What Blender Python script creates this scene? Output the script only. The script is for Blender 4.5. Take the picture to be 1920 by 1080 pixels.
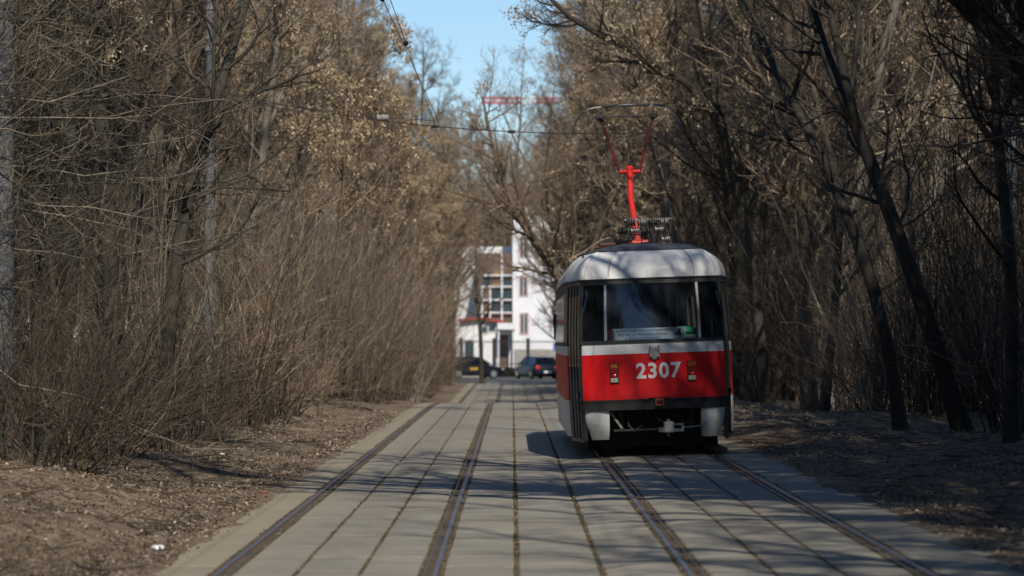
import bpy, bmesh, math
import numpy as np
from mathutils import Vector, Matrix, Euler

for o in list(bpy.data.objects):
    bpy.data.objects.remove(o)
scene = bpy.context.scene
COL = scene.collection
R = math.radians

# ------------------------------------------------------------------ camera, sky, sun, exposure
cam_d = bpy.data.cameras.new('camera')
cam = bpy.data.objects.new('camera', cam_d)
COL.objects.link(cam)
cam.location = (0.0, 0.0, 1.686)
cam.rotation_euler = (R(90.895), 0, 0)
cam_d.lens = 120.0
cam_d.sensor_width = 36.0
cam_d.clip_start = 0.1
cam_d.clip_end = 6000.0
cam_d.dof.use_dof = True
cam_d.dof.focus_distance = 45.0
cam_d.dof.aperture_fstop = 2.5
scene.camera = cam

SUN_DIR = Vector((0.19, -1.18, 1.0)).normalized()        # towards the sun
SUN_EL = math.asin(SUN_DIR.z)
SUN_AZ = math.atan2(SUN_DIR.x, SUN_DIR.y)                 # from +Y, clockwise
world = bpy.data.worlds.new('World')
scene.world = world
world.use_nodes = True
wn = world.node_tree
bg = wn.nodes['Background']
sky = wn.nodes.new('ShaderNodeTexSky')
sky.sky_type = 'NISHITA'
sky.sun_disc = False
sky.sun_elevation = SUN_EL
sky.sun_rotation = SUN_AZ
sky.air_density = 1.0
sky.dust_density = 0.0
sky.ozone_density = 6.5
wn.links.new(sky.outputs[0], bg.inputs[0])
bg.inputs[1].default_value = 0.122

sun_d = bpy.data.lights.new('sun', 'SUN')
sun_d.energy = 5.0
sun_d.angle = R(0.53)
sun_d.color = (1.0, 0.93, 0.82)
sun = bpy.data.objects.new('sun', sun_d)
COL.objects.link(sun)
sun.rotation_euler = (-SUN_DIR).to_track_quat('-Z', 'Y').to_euler()
sun.location = SUN_DIR * 60

scene.view_settings.view_transform = 'Standard'
scene.view_settings.look = 'None'
scene.view_settings.gamma = 1.0
scene.view_settings.use_curve_mapping = False
scene.view_settings.exposure = -0.18
scene.render.engine = 'CYCLES'
scene.cycles.use_denoising = True
scene.cycles.max_bounces = 5
scene.cycles.diffuse_bounces = 2
scene.cycles.glossy_bounces = 3
scene.cycles.transparent_max_bounces = 12
scene.cycles.caustics_reflective = False
scene.cycles.caustics_refractive = False

# ------------------------------------------------------------------ small helpers
def tag(o, label=None, cat=None, group=None, kind=None):
    if label: o['label'] = label
    if cat: o['category'] = cat
    if group: o['group'] = group
    if kind: o['kind'] = kind
    return o

def empty(name, loc=(0, 0, 0), rot=(0, 0, 0), scale=1.0, parent=None):
    o = bpy.data.objects.new(name, None)
    o.empty_display_size = 0.2
    COL.objects.link(o)
    o.location = loc
    o.rotation_euler = rot
    o.scale = (scale,) * 3
    if parent: o.parent = parent
    return o

def link(name, me, parent=None, loc=None, rot=None, scale=None):
    o = bpy.data.objects.new(name, me)
    COL.objects.link(o)
    if parent: o.parent = parent
    if loc is not None: o.location = loc
    if rot is not None: o.rotation_euler = rot
    if scale is not None: o.scale = scale
    return o

def np_mesh(name, V, F, mat=None, smooth=False):
    """V (n,3); F list of int arrays (m,3) or (m,4)"""
    me = bpy.data.meshes.new(name)
    V = np.asarray(V, dtype=np.float32)
    if not isinstance(F, (list, tuple)): F = [F]
    F = [np.asarray(f, dtype=np.int32) for f in F if len(f)]
    me.vertices.add(len(V))
    me.vertices.foreach_set('co', V.ravel())
    nl = sum(f.size for f in F)
    npoly = sum(len(f) for f in F)
    me.loops.add(nl)
    me.loops.foreach_set('vertex_index', np.concatenate([f.ravel() for f in F]))
    me.polygons.add(npoly)
    tot = np.concatenate([np.full(len(f), f.shape[1], dtype=np.int32) for f in F])
    st = np.concatenate([[0], np.cumsum(tot)[:-1]]).astype(np.int32)
    me.polygons.foreach_set('loop_start', st)
    me.polygons.foreach_set('loop_total', tot)
    if smooth:
        me.polygons.foreach_set('use_smooth', np.ones(npoly, dtype=bool))
    me.update(calc_edges=True)
    if mat: me.materials.append(mat)
    return me

class MB:
    """collects simple shapes into one mesh"""
    def __init__(s):
        s.v, s.f = [], []
    def add(s, verts, faces):
        b = len(s.v)
        s.v += [tuple(p) for p in verts]
        s.f += [tuple(i + b for i in f) for f in faces]
        return s
    def box(s, x0, x1, y0, y1, z0, z1, c=0.0):
        if c <= 0:
            vs = [(x0, y0, z0), (x1, y0, z0), (x1, y1, z0), (x0, y1, z0), (x0, y0, z1), (x1, y0, z1), (x1, y1, z1), (x0, y1, z1)]
            return s.add(vs, [(0, 3, 2, 1), (4, 5, 6, 7), (0, 1, 5, 4), (1, 2, 6, 5), (2, 3, 7, 6), (3, 0, 4, 7)])
        bm = bmesh.new()
        bmesh.ops.create_cube(bm, size=1)
        bmesh.ops.scale(bm, vec=(x1 - x0, y1 - y0, z1 - z0), verts=bm.verts)
        bmesh.ops.translate(bm, vec=((x0 + x1) / 2, (y0 + y1) / 2, (z0 + z1) / 2), verts=bm.verts)
        bmesh.ops.bevel(bm, geom=bm.edges[:], offset=c, segments=2, affect='EDGES', profile=0.6)
        bm.verts.ensure_lookup_table()
        s.add([v.co[:] for v in bm.verts], [[v.index for v in f.verts] for f in bm.faces])
        bm.free()
        return s
    def tube(s, pts, r, k=8, cap=True):
        pts = [Vector(p) for p in pts]
        n = len(pts)
        rs = list(r) if isinstance(r, (list, tuple)) else [r] * n
        vs, fs = [], []
        t0 = (pts[1] - pts[0]).normalized()
        a = t0.orthogonal().normalized()
        for i, p in enumerate(pts):
            t = (pts[min(i + 1, n - 1)] - pts[max(i - 1, 0)]).normalized()
            a = (a - t * a.dot(t)).normalized()
            b = t.cross(a)
            for j in range(k):
                an = 2 * math.pi * j / k
                vs.append(p + (a * math.cos(an) + b * math.sin(an)) * rs[i])
        for i in range(n - 1):
            for j in range(k):
                q = (j + 1) % k
                fs.append((i * k + j, i * k + q, (i + 1) * k + q, (i + 1) * k + j))
        if cap:
            fs.append(tuple(range(k - 1, -1, -1)))
            fs.append(tuple((n - 1) * k + j for j in range(k)))
        return s.add(vs, fs)
    def lathe(s, prof, origin, axis=(0, 0, 1), k=16):
        o = Vector(origin); ax = Vector(axis).normalized()
        a = ax.orthogonal().normalized(); b = ax.cross(a)
        vs, fs = [], []
        for (r, h) in prof:
            for j in range(k):
                an = 2 * math.pi * j / k
                vs.append(o + ax * h + (a * math.cos(an) + b * math.sin(an)) * r)
        for i in range(len(prof) - 1):
            for j in range(k):
                q = (j + 1) % k
                fs.append((i * k + j, i * k + q, (i + 1) * k + q, (i + 1) * k + j))
        fs.append(tuple(range(k - 1, -1, -1)))
        fs.append(tuple((len(prof) - 1) * k + j for j in range(k)))
        return s.add(vs, fs)
    def prism(s, poly, y0, y1):
        """poly of (x,z) extruded along y"""
        n = len(poly)
        vs = [(x, y0, z) for x, z in poly] + [(x, y1, z) for x, z in poly]
        fs = [tuple(range(n)), tuple(range(2 * n - 1, n - 1, -1))]
        fs += [(i, n + i, n + (i + 1) % n, (i + 1) % n) for i in range(n)]
        return s.add(vs, fs)
    def build(s, name, mat, parent=None, smooth=False, **k):
        me = bpy.data.meshes.new(name)
        me.from_pydata(s.v, [], s.f)
        bm = bmesh.new(); bm.from_mesh(me)
        bmesh.ops.recalc_face_normals(bm, faces=bm.faces[:])
        bm.to_mesh(me); bm.free()
        if smooth:
            me.polygons.foreach_set('use_smooth', [True] * len(me.polygons))
            try: me.set_sharp_from_angle(angle=R(38))
            except Exception: pass
        if mat: me.materials.append(mat)
        return link(name, me, parent, **k)

def copy_tree(o, parent=None):
    c = o.copy(); COL.objects.link(c)
    if parent: c.parent = parent
    for ch in list(o.children):
        copy_tree(ch, c)
    return c

# ------------------------------------------------------------------ materials
class NT:
    def __init__(s, name):
        s.m = bpy.data.materials.new(name); s.m.use_nodes = True
        s.t = s.m.node_tree; s.n = s.t.nodes
        s.b = s.n['Principled BSDF']; s.out = s.n['Material Output']
    def new(s, typ, **k):
        n = s.n.new(typ)
        for a, v in k.items(): setattr(n, a, v)
        return n
    def ln(s, a, b): s.t.links.new(a, b)
    def coord(s, which='Object'): return s.new('ShaderNodeTexCoord').outputs[which]
    def mapping(s, src, scale):
        m = s.new('ShaderNodeMapping'); s.ln(src, m.inputs[0]); m.inputs['Scale'].default_value = scale
        return m.outputs[0]
    def noise(s, src, scale, detail=4, rough=0.55):
        n = s.new('ShaderNodeTexNoise'); s.ln(src, n.inputs['Vector'])
        n.inputs['Scale'].default_value = scale; n.inputs['Detail'].default_value = detail; n.inputs['Roughness'].default_value = rough
        return n.outputs['Fac']
    def ramp(s, src, stops):
        r = s.new('ShaderNodeValToRGB'); s.ln(src, r.inputs[0])
        e = r.color_ramp.elements
        while len(e) < len(stops): e.new(0.5)
        for el, (p, c) in zip(e, stops):
            el.position = p
            el.color = (c, c, c, 1) if isinstance(c, (int, float)) else (*c, 1)
        return r.outputs[0]
    def mix(s, fac, a, b, mode='MIX'):
        m = s.new('ShaderNodeMix', data_type='RGBA', blend_type=mode)
        for sock, val in ((m.inputs[0], fac), (m.inputs[6], a), (m.inputs[7], b)):
            if hasattr(val, 'links'): s.ln(val, sock)
            elif isinstance(val, (int, float)): sock.default_value = val if sock.type == 'VALUE' else (val, val, val, 1)
            else: sock.default_value = (*val, 1)
        return m.outputs[2]
    def bump(s, h, strength=0.3, dist=0.01):
        b = s.new('ShaderNodeBump'); s.ln(h, b.inputs['Height'])
        b.inputs['Strength'].default_value = strength; b.inputs['Distance'].default_value = dist
        s.ln(b.outputs[0], s.b.inputs['Normal'])
    def col(s, c):
        if hasattr(c, 'links'): s.ln(c, s.b.inputs['Base Color'])
        else: s.b.inputs['Base Color'].default_value = (*c, 1)
    def set(s, **k):
        for a, v in k.items(): s.b.inputs[a.replace('_', ' ')].default_value = v
        return s

def plain(name, c, rough=0.6, metal=0.0, var=0.25, scale=6.0, spec=0.5, coat=0.0):
    t = NT(name)
    n = t.noise(t.coord(), scale, 5)
    lo = tuple(x * (1 - var) for x in c); hi = tuple(min(1, x * (1 + var * 0.6)) for x in c)
    t.col(t.ramp(n, [(0.3, lo), (0.7, hi)]))
    t.set(Roughness=rough, Metallic=metal)
    t.b.inputs['Specular IOR Level'].default_value = spec
    t.b.inputs['Coat Weight'].default_value = coat
    return t.m

def bark(name, dark, light, rough=0.85, obj_var=0.35):
    t = NT(name)
    co = t.coord()
    n1 = t.noise(t.mapping(co, (1, 1, 0.22)), 22, 6, 0.65)
    n2 = t.noise(co, 1.1, 3)
    base = t.ramp(n1, [(0.28, dark), (0.72, light)])
    base = t.mix(t.ramp(n2, [(0.35, 0.0), (0.75, 0.55)]), base, tuple(0.5 * a + 0.5 * b for a, b in zip(dark, (0.16, 0.17, 0.13))))
    oi = t.new('ShaderNodeObjectInfo')
    k = t.ramp(oi.outputs['Random'], [(0.0, (1 - obj_var,) * 3), (0.5, (1.0, 1.0, 1.0)), (1.0, (1 + obj_var * 0.8, 1.0 + obj_var * 0.7, 1 + obj_var * 0.6))])
    t.col(t.mix(1.0, base, k, 'MULTIPLY'))
    t.set(Roughness=rough)
    t.b.inputs['Specular IOR Level'].default_value = 0.25
    t.bump(n1, 0.6, 0.02)
    return t.m

def twig(name, a, b, c):
    t = NT(name)
    g = t.new('ShaderNodeNewGeometry')
    col = t.ramp(g.outputs['Random Per Island'], [(0.0, a), (0.55, b), (1.0, c)])
    oi = t.new('ShaderNodeObjectInfo')
    k = t.ramp(oi.outputs['Random'], [(0.0, (0.7, 0.68, 0.66)), (0.5, (1.0, 0.97, 0.92)), (1.0, (1.25, 1.2, 1.1))])
    t.col(t.mix(1.0, col, k, 'MULTIPLY'))
    t.set(Roughness=0.6)
    t.b.inputs['Specular IOR Level'].default_value = 0.35
    return t.m

M = {}
M['bark_brown'] = bark('bark_brown', (0.035, 0.024, 0.016), (0.16, 0.112, 0.076))
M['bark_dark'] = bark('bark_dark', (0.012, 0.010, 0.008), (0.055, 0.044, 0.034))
M['bark_grey'] = bark('bark_grey', (0.10, 0.09, 0.075), (0.34, 0.30, 0.25))
M['twig_brown'] = twig('twig_brown', (0.028, 0.021, 0.016), (0.078, 0.061, 0.045), (0.19, 0.16, 0.125))
M['twig_tan'] = twig('twig_tan', (0.10, 0.072, 0.047), (0.235, 0.178, 0.125), (0.42, 0.335, 0.245))
M['twig_pale'] = twig('twig_pale', (0.035, 0.03, 0.022), (0.10, 0.088, 0.066), (0.25, 0.225, 0.17))

def _seed():
    t = NT('dry_seed')
    g = t.new('ShaderNodeNewGeometry')
    t.col(t.ramp(g.outputs['Random Per Island'], [(0.0, (0.28, 0.20, 0.12)), (0.6, (0.50, 0.39, 0.25)), (1.0, (0.72, 0.60, 0.42))]))
    t.set(Roughness=0.7)
    tr = t.new('ShaderNodeBsdfTranslucent'); tr.inputs[0].default_value = (0.55, 0.38, 0.18, 1)
    mx = t.new('ShaderNodeMixShader'); mx.inputs[0].default_value = 0.3
    t.ln(t.b.outputs[0], mx.inputs[1]); t.ln(tr.outputs[0], mx.inputs[2]); t.ln(mx.outputs[0], t.out.inputs[0])
    return t.m
M['seed'] = _seed()

def _concrete():
    t = NT('slab_concrete')
    g = t.new('ShaderNodeNewGeometry')
    pos = g.outputs['Position']
    streak = t.noise(t.mapping(pos, (0.35, 2.6, 1)), 2.2, 6, 0.6)
    blot = t.noise(pos, 0.6, 4)
    fine = t.noise(pos, 45, 4, 0.7)
    base = t.ramp(streak, [(0.25, (0.19, 0.175, 0.138)), (0.52, (0.285, 0.264, 0.213)), (0.75, (0.36, 0.335, 0.27))])
    base = t.mix(t.ramp(blot, [(0.45, 0.0), (0.75, 0.35)]), base, (0.32, 0.275, 0.20))
    # wind-blown sand lying along the outer edge and beside the rails
    sx = t.new('ShaderNodeSeparateXYZ'); t.ln(pos, sx.inputs[0])
    e1 = t.new('ShaderNodeMapRange'); t.ln(sx.outputs[0], e1.inputs[0])
    e1.inputs[1].default_value = -1.7; e1.inputs[2].default_value = -2.5; e1.inputs[3].default_value = 0; e1.inputs[4].default_value = 0.75
    nn = t.new('ShaderNodeMath', operation='MULTIPLY'); t.ln(e1.outputs[0], nn.inputs[0]); t.ln(t.ramp(streak, [(0.3, 0.55), (0.65, 1.0)]), nn.inputs[1])
    base = t.mix(nn.outputs[0], base, (0.36, 0.29, 0.18))
    base = t.mix(t.ramp(fine, [(0.35, 0.25), (0.6, 0.0)]), base, (0.14, 0.125, 0.105))
    # oil and brake dust along the middle of each track, patchy stains
    for cx in (-1.35, 2.04):
        ab = t.new('ShaderNodeMath', operation='SUBTRACT'); t.ln(sx.outputs[0], ab.inputs[0]); ab.inputs[1].default_value = cx
        a2 = t.new('ShaderNodeMath', operation='ABSOLUTE'); t.ln(ab.outputs[0], a2.inputs[0])
        mr = t.new('ShaderNodeMapRange'); t.ln(a2.outputs[0], mr.inputs[0])
        mr.inputs[1].default_value = 0.55; mr.inputs[2].default_value = 0.1; mr.inputs[3].default_value = 0.0; mr.inputs[4].default_value = 0.38
        m3 = t.new('ShaderNodeMath', operation='MULTIPLY'); t.ln(mr.outputs[0], m3.inputs[0])
        t.ln(t.ramp(t.noise(t.mapping(pos, (2.5, 0.5, 1)), 1.6, 5), [(0.38, 0.0), (0.68, 1.0)]), m3.inputs[1])
        base = t.mix(m3.outputs[0], base, (0.12, 0.105, 0.085))
    st = t.noise(pos, 2.3, 5, 0.65)
    base = t.mix(t.ramp(st, [(0.60, 0.0), (0.72, 0.4)]), base, (0.16, 0.14, 0.11))
    base = t.mix(t.ramp(st, [(0.22, 0.4), (0.36, 0.0)]), base, (0.42, 0.38, 0.30))
    oi = t.new('ShaderNodeObjectInfo')
    k = t.ramp(oi.outputs['Random'], [(0.0, (0.93, 0.925, 0.92)), (1.0, (1.05, 1.05, 1.04))])
    t.col(t.mix(1.0, base, k, 'MULTIPLY'))
    t.set(Roughness=0.78)
    t.bump(streak, 0.35, 0.02)
    return t.m
M['concrete'] = _concrete()

def _dirt(name, a, b, c, sc=1.0):
    t = NT(name)
    g = t.new('ShaderNodeNewGeometry'); pos = g.outputs['Position']
    n1 = t.noise(pos, 0.9 * sc, 5); n2 = t.noise(pos, 42 * sc, 6, 0.8); n3 = t.noise(pos, 7 * sc, 5, 0.7)
    base = t.ramp(n2, [(0.3, a), (0.52, b), (0.75, c)])
    base = t.mix(t.ramp(n1, [(0.38, 0.0), (0.68, 0.6)]), base, tuple(0.55 * x for x in b))
    base = t.mix(t.ramp(n3, [(0.42, 0.0), (0.62, 0.75)]), base, a)
    t.col(base); t.set(Roughness=0.95)
    t.b.inputs['Specular IOR Level'].default_value = 0.15
    t.bump(n3, 0.9, 0.06)
    return t.m
M['dirt'] = _dirt('verge_dirt', (0.08, 0.058, 0.039), (0.29, 0.222, 0.156), (0.48, 0.385, 0.28))
M['sand'] = _dirt('joint_sand', (0.05, 0.036, 0.02), (0.19, 0.142, 0.08), (0.36, 0.29, 0.18))
M['path'] = _dirt('path_asphalt', (0.14, 0.11, 0.10), (0.20, 0.165, 0.15), (0.26, 0.22, 0.20))
M['asphalt'] = _dirt('asphalt', (0.09, 0.088, 0.084), (0.15, 0.147, 0.14), (0.21, 0.205, 0.195))

def _litter():
    t = NT('dry_leaf')
    g = t.new('ShaderNodeNewGeometry')
    t.col(t.ramp(g.outputs['Random Per Island'], [(0.0, (0.04, 0.027, 0.018)), (0.40, (0.19, 0.136, 0.09)), (0.85, (0.33, 0.262, 0.188)), (1.0, (0.46, 0.38, 0.285))]))
    t.set(Roughness=0.75)
    return t.m
M['litter'] = _litter()
M['grit'] = plain('joint_grit', (0.24, 0.18, 0.10), 0.9, var=0.6, scale=40)
M['straw'] = plain('dry_grass', (0.17, 0.13, 0.085), 0.8, var=0.4, scale=12)
M['rail'] = plain('rail_steel', (0.27, 0.225, 0.20), 0.42, 0.7, 0.35, 9)
M['rail_side'] = plain('rail_rust', (0.085, 0.06, 0.045), 0.75, 0.2, 0.4, 14)
M['concrete_pole'] = plain('pole_concrete', (0.13, 0.135, 0.145), 0.85, var=0.35, scale=5)
M['steel'] = plain('grey_steel', (0.30, 0.31, 0.31), 0.5, 0.5)
M['wire'] = plain('wire_dark', (0.03, 0.028, 0.026), 0.6, 0.3)
M['porcelain'] = plain('porcelain', (0.72, 0.70, 0.66), 0.25, var=0.15)

# ------------------------------------------------------------------ terrain functions
_rn = np.random.default_rng(11)
_lat = _rn.random((256, 256))
def vnoise(x, y):
    x = np.asarray(x, float); y = np.asarray(y, float)
    xi = np.floor(x).astype(int); yi = np.floor(y).astype(int)
    fx = x - xi; fy = y - yi
    fx = fx * fx * (3 - 2 * fx); fy = fy * fy * (3 - 2 * fy)
    a = _lat[xi % 256, yi % 256]; b = _lat[(xi + 1) % 256, yi % 256]
    c = _lat[xi % 256, (yi + 1) % 256]; d = _lat[(xi + 1) % 256, (yi + 1) % 256]
    return (a * (1 - fx) + b * fx) * (1 - fy) + (c * (1 - fx) + d * fx) * fy - 0.5
def sstep(t):
    t = np.clip(t, 0, 1); return t * t * (3 - 2 * t)
def dip(Y):
    return -0.8 * sstep((np.asarray(Y, float) - 88) / 47)
def zc(X):
    return np.interp(X, [-60, -2.7, 0.66, 1.285, 2.8, 3.55, 60], [0, 0, 0.012, 0.066, 0.119, 0.145, 0.145])
EL, ER = -2.66, 3.5                       # pavement edges
def ground_z(X, Y):
    X = np.asarray(X, float); Y = np.asarray(Y, float)
    z = zc(X) + dip(Y)
    dl = EL - X; dr = X - ER
    n = vnoise(X * 0.5 + 40, Y * 0.35 + 80) * 0.32 + vnoise(X * 1.3, Y * 1.1 + 60) * 0.13 + vnoise(X * 4, Y * 3.4) * 0.05
    z = z + np.where(dl > 0, 0.34 * sstep((dl - 0.3) / 2.6) + n * sstep(dl / 0.9) + 0.012, 0)
    z = z + np.where(dr > 0, 0.10 * sstep((dr - 0.3) / 2.5) + n * 1.15 * sstep(dr / 0.9) + 0.012, 0)
    spill = vnoise(X * 3.0 + 7, Y * 1.6 + 31) * 0.035 + vnoise(X * 9.0, Y * 5.0 + 11) * 0.02
    inn = np.minimum(-dl, -dr)
    z = np.where((dl < 0) & (dr < 0), zc(X) + dip(Y) + np.where(inn < 0.34, 0.012 + spill - inn * 0.12, -0.16), z)
    return np.where(Y > 205, -0.8 - 0.02 * sstep((Y - 205) / 2), z)
# ------------------------------------------------------------------ ground sheet
def grid_mesh(name, xs, ys, zf, mat, smooth=True):
    X, Y = np.meshgrid(xs, ys)
    V = np.stack([X.ravel(), Y.ravel(), zf(X, Y).ravel()], 1)
    nx = len(xs); ny = len(ys)
    i = np.arange(nx - 1)[None, :] + nx * np.arange(ny - 1)[:, None]
    F = np.stack([i, i + 1, i + nx + 1, i + nx], -1).reshape(-1, 4)
    return np_mesh(name, V, F, mat, smooth)

gx = np.concatenate([[-2500, -600, -200, -90, -50, -30, -22], np.arange(-17, EL - 0.05, 0.3), [EL - 0.02, EL + 0.05, EL + 0.12, EL + 0.19, EL + 0.26, EL + 0.33, EL + 0.40, 0.4, ER - 0.40, ER - 0.33, ER - 0.26, ER - 0.19, ER - 0.12, ER - 0.05, ER + 0.02], np.arange(ER + 0.25, 17, 0.3), [22, 30, 50, 90, 200, 600, 2500]])
gy = np.concatenate([[-300, -80, -30, -8, 6, 14], np.arange(20, 75, 0.3), np.arange(75, 150, 1.5), np.arange(150, 260, 5), [300, 400, 700, 1500, 4500]])
g = link('ground', grid_mesh('ground', gx, gy, ground_z, M['dirt']))
tag(g, kind='structure')

# sand bed that shows in the joints
bedx = np.array([EL + 0.0, -2.2, -0.5, 0.66, 1.285, 2.8, ER - 0.0])
bedy = np.concatenate([[-30, 6], np.arange(20, 206, 1.5)])
pavement = link('pavement', grid_mesh('pavement', bedx, bedy, lambda X, Y: zc(X) + dip(Y) - 0.008, M['sand']))
tag(pavement, kind='structure')

# ------------------------------------------------------------------ concrete slabs
rs = np.random.default_rng(5)
COLS = [(-2.64, -2.20), (-2.025, -1.578), (-1.565, -1.108), (-1.095, -0.672), (-0.50, 0.022), (0.050, 0.645), (0.671, 1.202),
        (1.370, 1.818), (1.831, 2.268), (2.281, 2.715), (2.885, 3.48)]
SL = 1.5
def slab_shape(w, l, crown):
    h = w / 2; q = l / 2; c = 0.014
    xs = [-h, -h, -h + c, -h * 0.45, h * 0.45, h - c, h, h]
    zx = [-0.15, -0.012, -0.003, crown * 0.75, crown * 0.75, -0.003, -0.012, -0.15]
    ys = [-q, -q + 0.012, q - 0.012, q]
    zy = [-0.003, 0, 0, -0.003]
    V = [(x, y, z + (dz if z > -0.1 else 0)) for y, dz in zip(ys, zy) for x, z in zip(xs, zx)]
    n = len(xs)
    F = [(j * n + i, j * n + i + 1, (j + 1) * n + i + 1, (j + 1) * n + i) for j in range(3) for i in range(n - 1)]
    F += [tuple(range(n - 1, -1, -1)), tuple(3 * n + i for i in range(n))]
    return V, F
NEAR0, NEAR1 = 22.0, 43.0
far = MB()
for ci, (a, b) in enumerate(COLS):
    w = b - a
    protos = []
    for k in range(3):
        V, F = slab_shape(w - rs.random() * 0.006, SL - 0.008, 0.003 + 0.005 * rs.random())
        me = bpy.data.meshes.new('slab'); me.from_pydata(V, [], F); me.update()
        me.materials.append(M['concrete'])
        me.polygons.foreach_set('use_smooth', [False] * len(me.polygons))
        protos.append(me)
    x = (a + b) / 2
    slope = -math.atan2(float(zc(b) - zc(a)), w)
    y = 4.0 + rs.random() * (0.2 if ci in (1, 2, 3, 7, 8, 9) else 1.4)
    while y < 206:
        yc = y + SL / 2
        z = float(zc(x) + dip(yc)) + rs.normal() * 0.0015
        pitch = rs.normal() * 0.0010 + math.atan2(float(dip(yc + 0.5) - dip(yc - 0.5)), 1.0)
        roll = slope + rs.normal() * 0.005
        if NEAR0 < yc < NEAR1:
            link('slab', protos[rs.integers(3)], pavement, (x, yc, z), (pitch, roll, rs.normal() * 0.001))
        else:
            V, F = slab_shape(w, SL - 0.012, 0.006)
            mt = Matrix.Translation((x, yc, z)) @ Euler((pitch, roll, 0)).to_matrix().to_4x4()
            far.add([mt @ Vector(v) for v in V], F)
        y += SL
fs = far.build('slabs', M['concrete'], pavement)
tag(fs, kind='stuff')

# ------------------------------------------------------------------ rails
ry = np.concatenate([np.arange(4, 206, 1.5), [206]])
rw = np.random.default_rng(3)
def extrude_y(prof, xf, mat, name, parent):
    n = len(prof); m = len(ry)
    px = np.array([p[0] for p in prof]); pz = np.array([p[1] for p in prof])
    wob = np.interp(ry, np.arange(0, 210, 7.0), rw.normal(0, 0.004, 30))
    V = np.stack([(xf + px)[None, :] + wob[:, None], np.repeat(ry[:, None], n, 1),
                  (zc(xf) + dip(ry))[:, None] + pz[None, :]], -1).reshape(-1, 3)
    i = np.arange(m - 1)[:, None] * n + np.arange(n - 1)[None, :]
    F = np.stack([i, i + 1, i + n + 1, i + n], -1).reshape(-1, 4)
    return link(name, np_mesh(name, V, F, mat, False), parent)
for tname, gl, gr in (('tram_track_left', -2.11, -0.587), ('tram_track_right', 1.285, 2.80)):
    root = empty(tname, ((gl + gr) / 2, 6, float(zc((gl + gr) / 2))))
    tag(root, kind='structure')
    inv = Matrix.Translation(root.location).inverted()
    for gauge, s in ((gl, 1), (gr, -1)):
        # s = +1: groove lies to the right of the head
        head = [(-0.066 * s, -0.14), (-0.066 * s, -0.008), (-0.056 * s, 0.006), (-0.030 * s, 0.009), (-0.006 * s, 0.006), (0.0, -0.006), (0.002 * s, -0.05)]
        guard = [(0.040 * s, -0.05), (0.042 * s, -0.004), (0.044 * s, 0.001), (0.058 * s, 0.001), (0.062 * s, -0.006), (0.064 * s, -0.14)]
        rail = extrude_y(head, gauge, M['rail'], 'rail', None)
        rail.parent = root; rail.matrix_parent_inverse = inv
        gd = extrude_y(guard, gauge, M['rail'], 'guard_lip', None)
        gd.parent = rail
        fl = extrude_y([(0.001 * s, -0.020), (0.02 * s, -0.014), (0.041 * s, -0.018)], gauge, M['sand'], 'groove_dirt', None)
        fl.parent = rail

# ------------------------------------------------------------------ footpath in the wood and the cross street
px = np.array([10.6, 11.4, 12.4, 13.2]); py = np.arange(30, 202, 3.0)
path = link('footpath', grid_mesh('footpath', px, py, lambda X, Y: ground_z(11.9 + 0 * X, Y) * 0 + zc(X) + dip(Y) + 0.30, M['path']))
tag(path, kind='structure')
cs = link('cross_street', grid_mesh('cross_street', np.array([-120, -40, 0, 40, 120.0]), np.array([206.0, 214, 226, 236]), lambda X, Y: 0 * X - 0.79, M['asphalt']))
tag(cs, kind='structure')

# ------------------------------------------------------------------ leaf litter, fallen twigs, dry grass
def litter_mesh(n, rng, xr, yr, smin, smax, lift=0.03):
    x = rng.uniform(*xr, n); y = yr[0] + (yr[1] - yr[0]) * rng.random(n) ** 1.8
    dens = vnoise(x * 0.8 + 9, y * 0.6 + 3)
    keep = (dens > rng.uniform(-0.5, 0.3, n)) & (np.minimum(x - EL, ER - x) < rng.random(n) ** 3 * 0.2)
    x = x[keep]; y = y[keep]; n = len(x)
    edge = np.minimum(x - EL, ER - x)
    z = np.maximum(ground_z(x, y), np.where(edge > 0, zc(x) + dip(y) + 0.006, -9)) + rng.random(n) * np.where(edge > 0, 0.004, lift)
    a = rng.random(n) * 6.283; s = rng.uniform(smin, smax, n) * (1 + np.clip(y - 40, 0, 40) / 120)
    tx = rng.normal(0, 0.45, n); ty = rng.normal(0, 0.45, n)
    u = np.stack([np.cos(a), np.sin(a), tx], 1) * s[:, None]
    v = np.stack([-np.sin(a), np.cos(a), ty], 1) * (s * rng.uniform(0.35, 0.75, n))[:, None]
    c = np.stack([x, y, z], 1)
    up = np.zeros((n, 3)); up[:, 2] = s * rng.uniform(0.0, 0.5, n)
    V = np.stack([c - u, c - v * 0.8 + up, c + u, c + v * 0.8 + up * 0.6], 1).reshape(-1, 3)
    i = np.arange(n)[:, None] * 4
    return V, np.concatenate([i + [[0, 1, 2]], i + [[0, 2, 3]]])
rl = np.random.default_rng(21)
V1, F1 = litter_mesh(150000, rl, (-9.5, EL + 0.2), (21, 80), 0.007, 0.026)
o = link('leaf_litter', np_mesh('leaf_litter', V1, F1, M['litter']))
tag(o, 'dry brown fallen leaves covering the earth bank left of the tracks', 'leaves', kind='stuff')
V1, F1 = litter_mesh(80000, rl, (ER - 0.2, 11.5), (21, 80), 0.007, 0.028)
o = link('leaf_litter', np_mesh('leaf_litter', V1, F1, M['litter']))
tag(o, 'dry brown fallen leaves on the shaded earth right of the tracks', 'leaves', kind='stuff')
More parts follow.
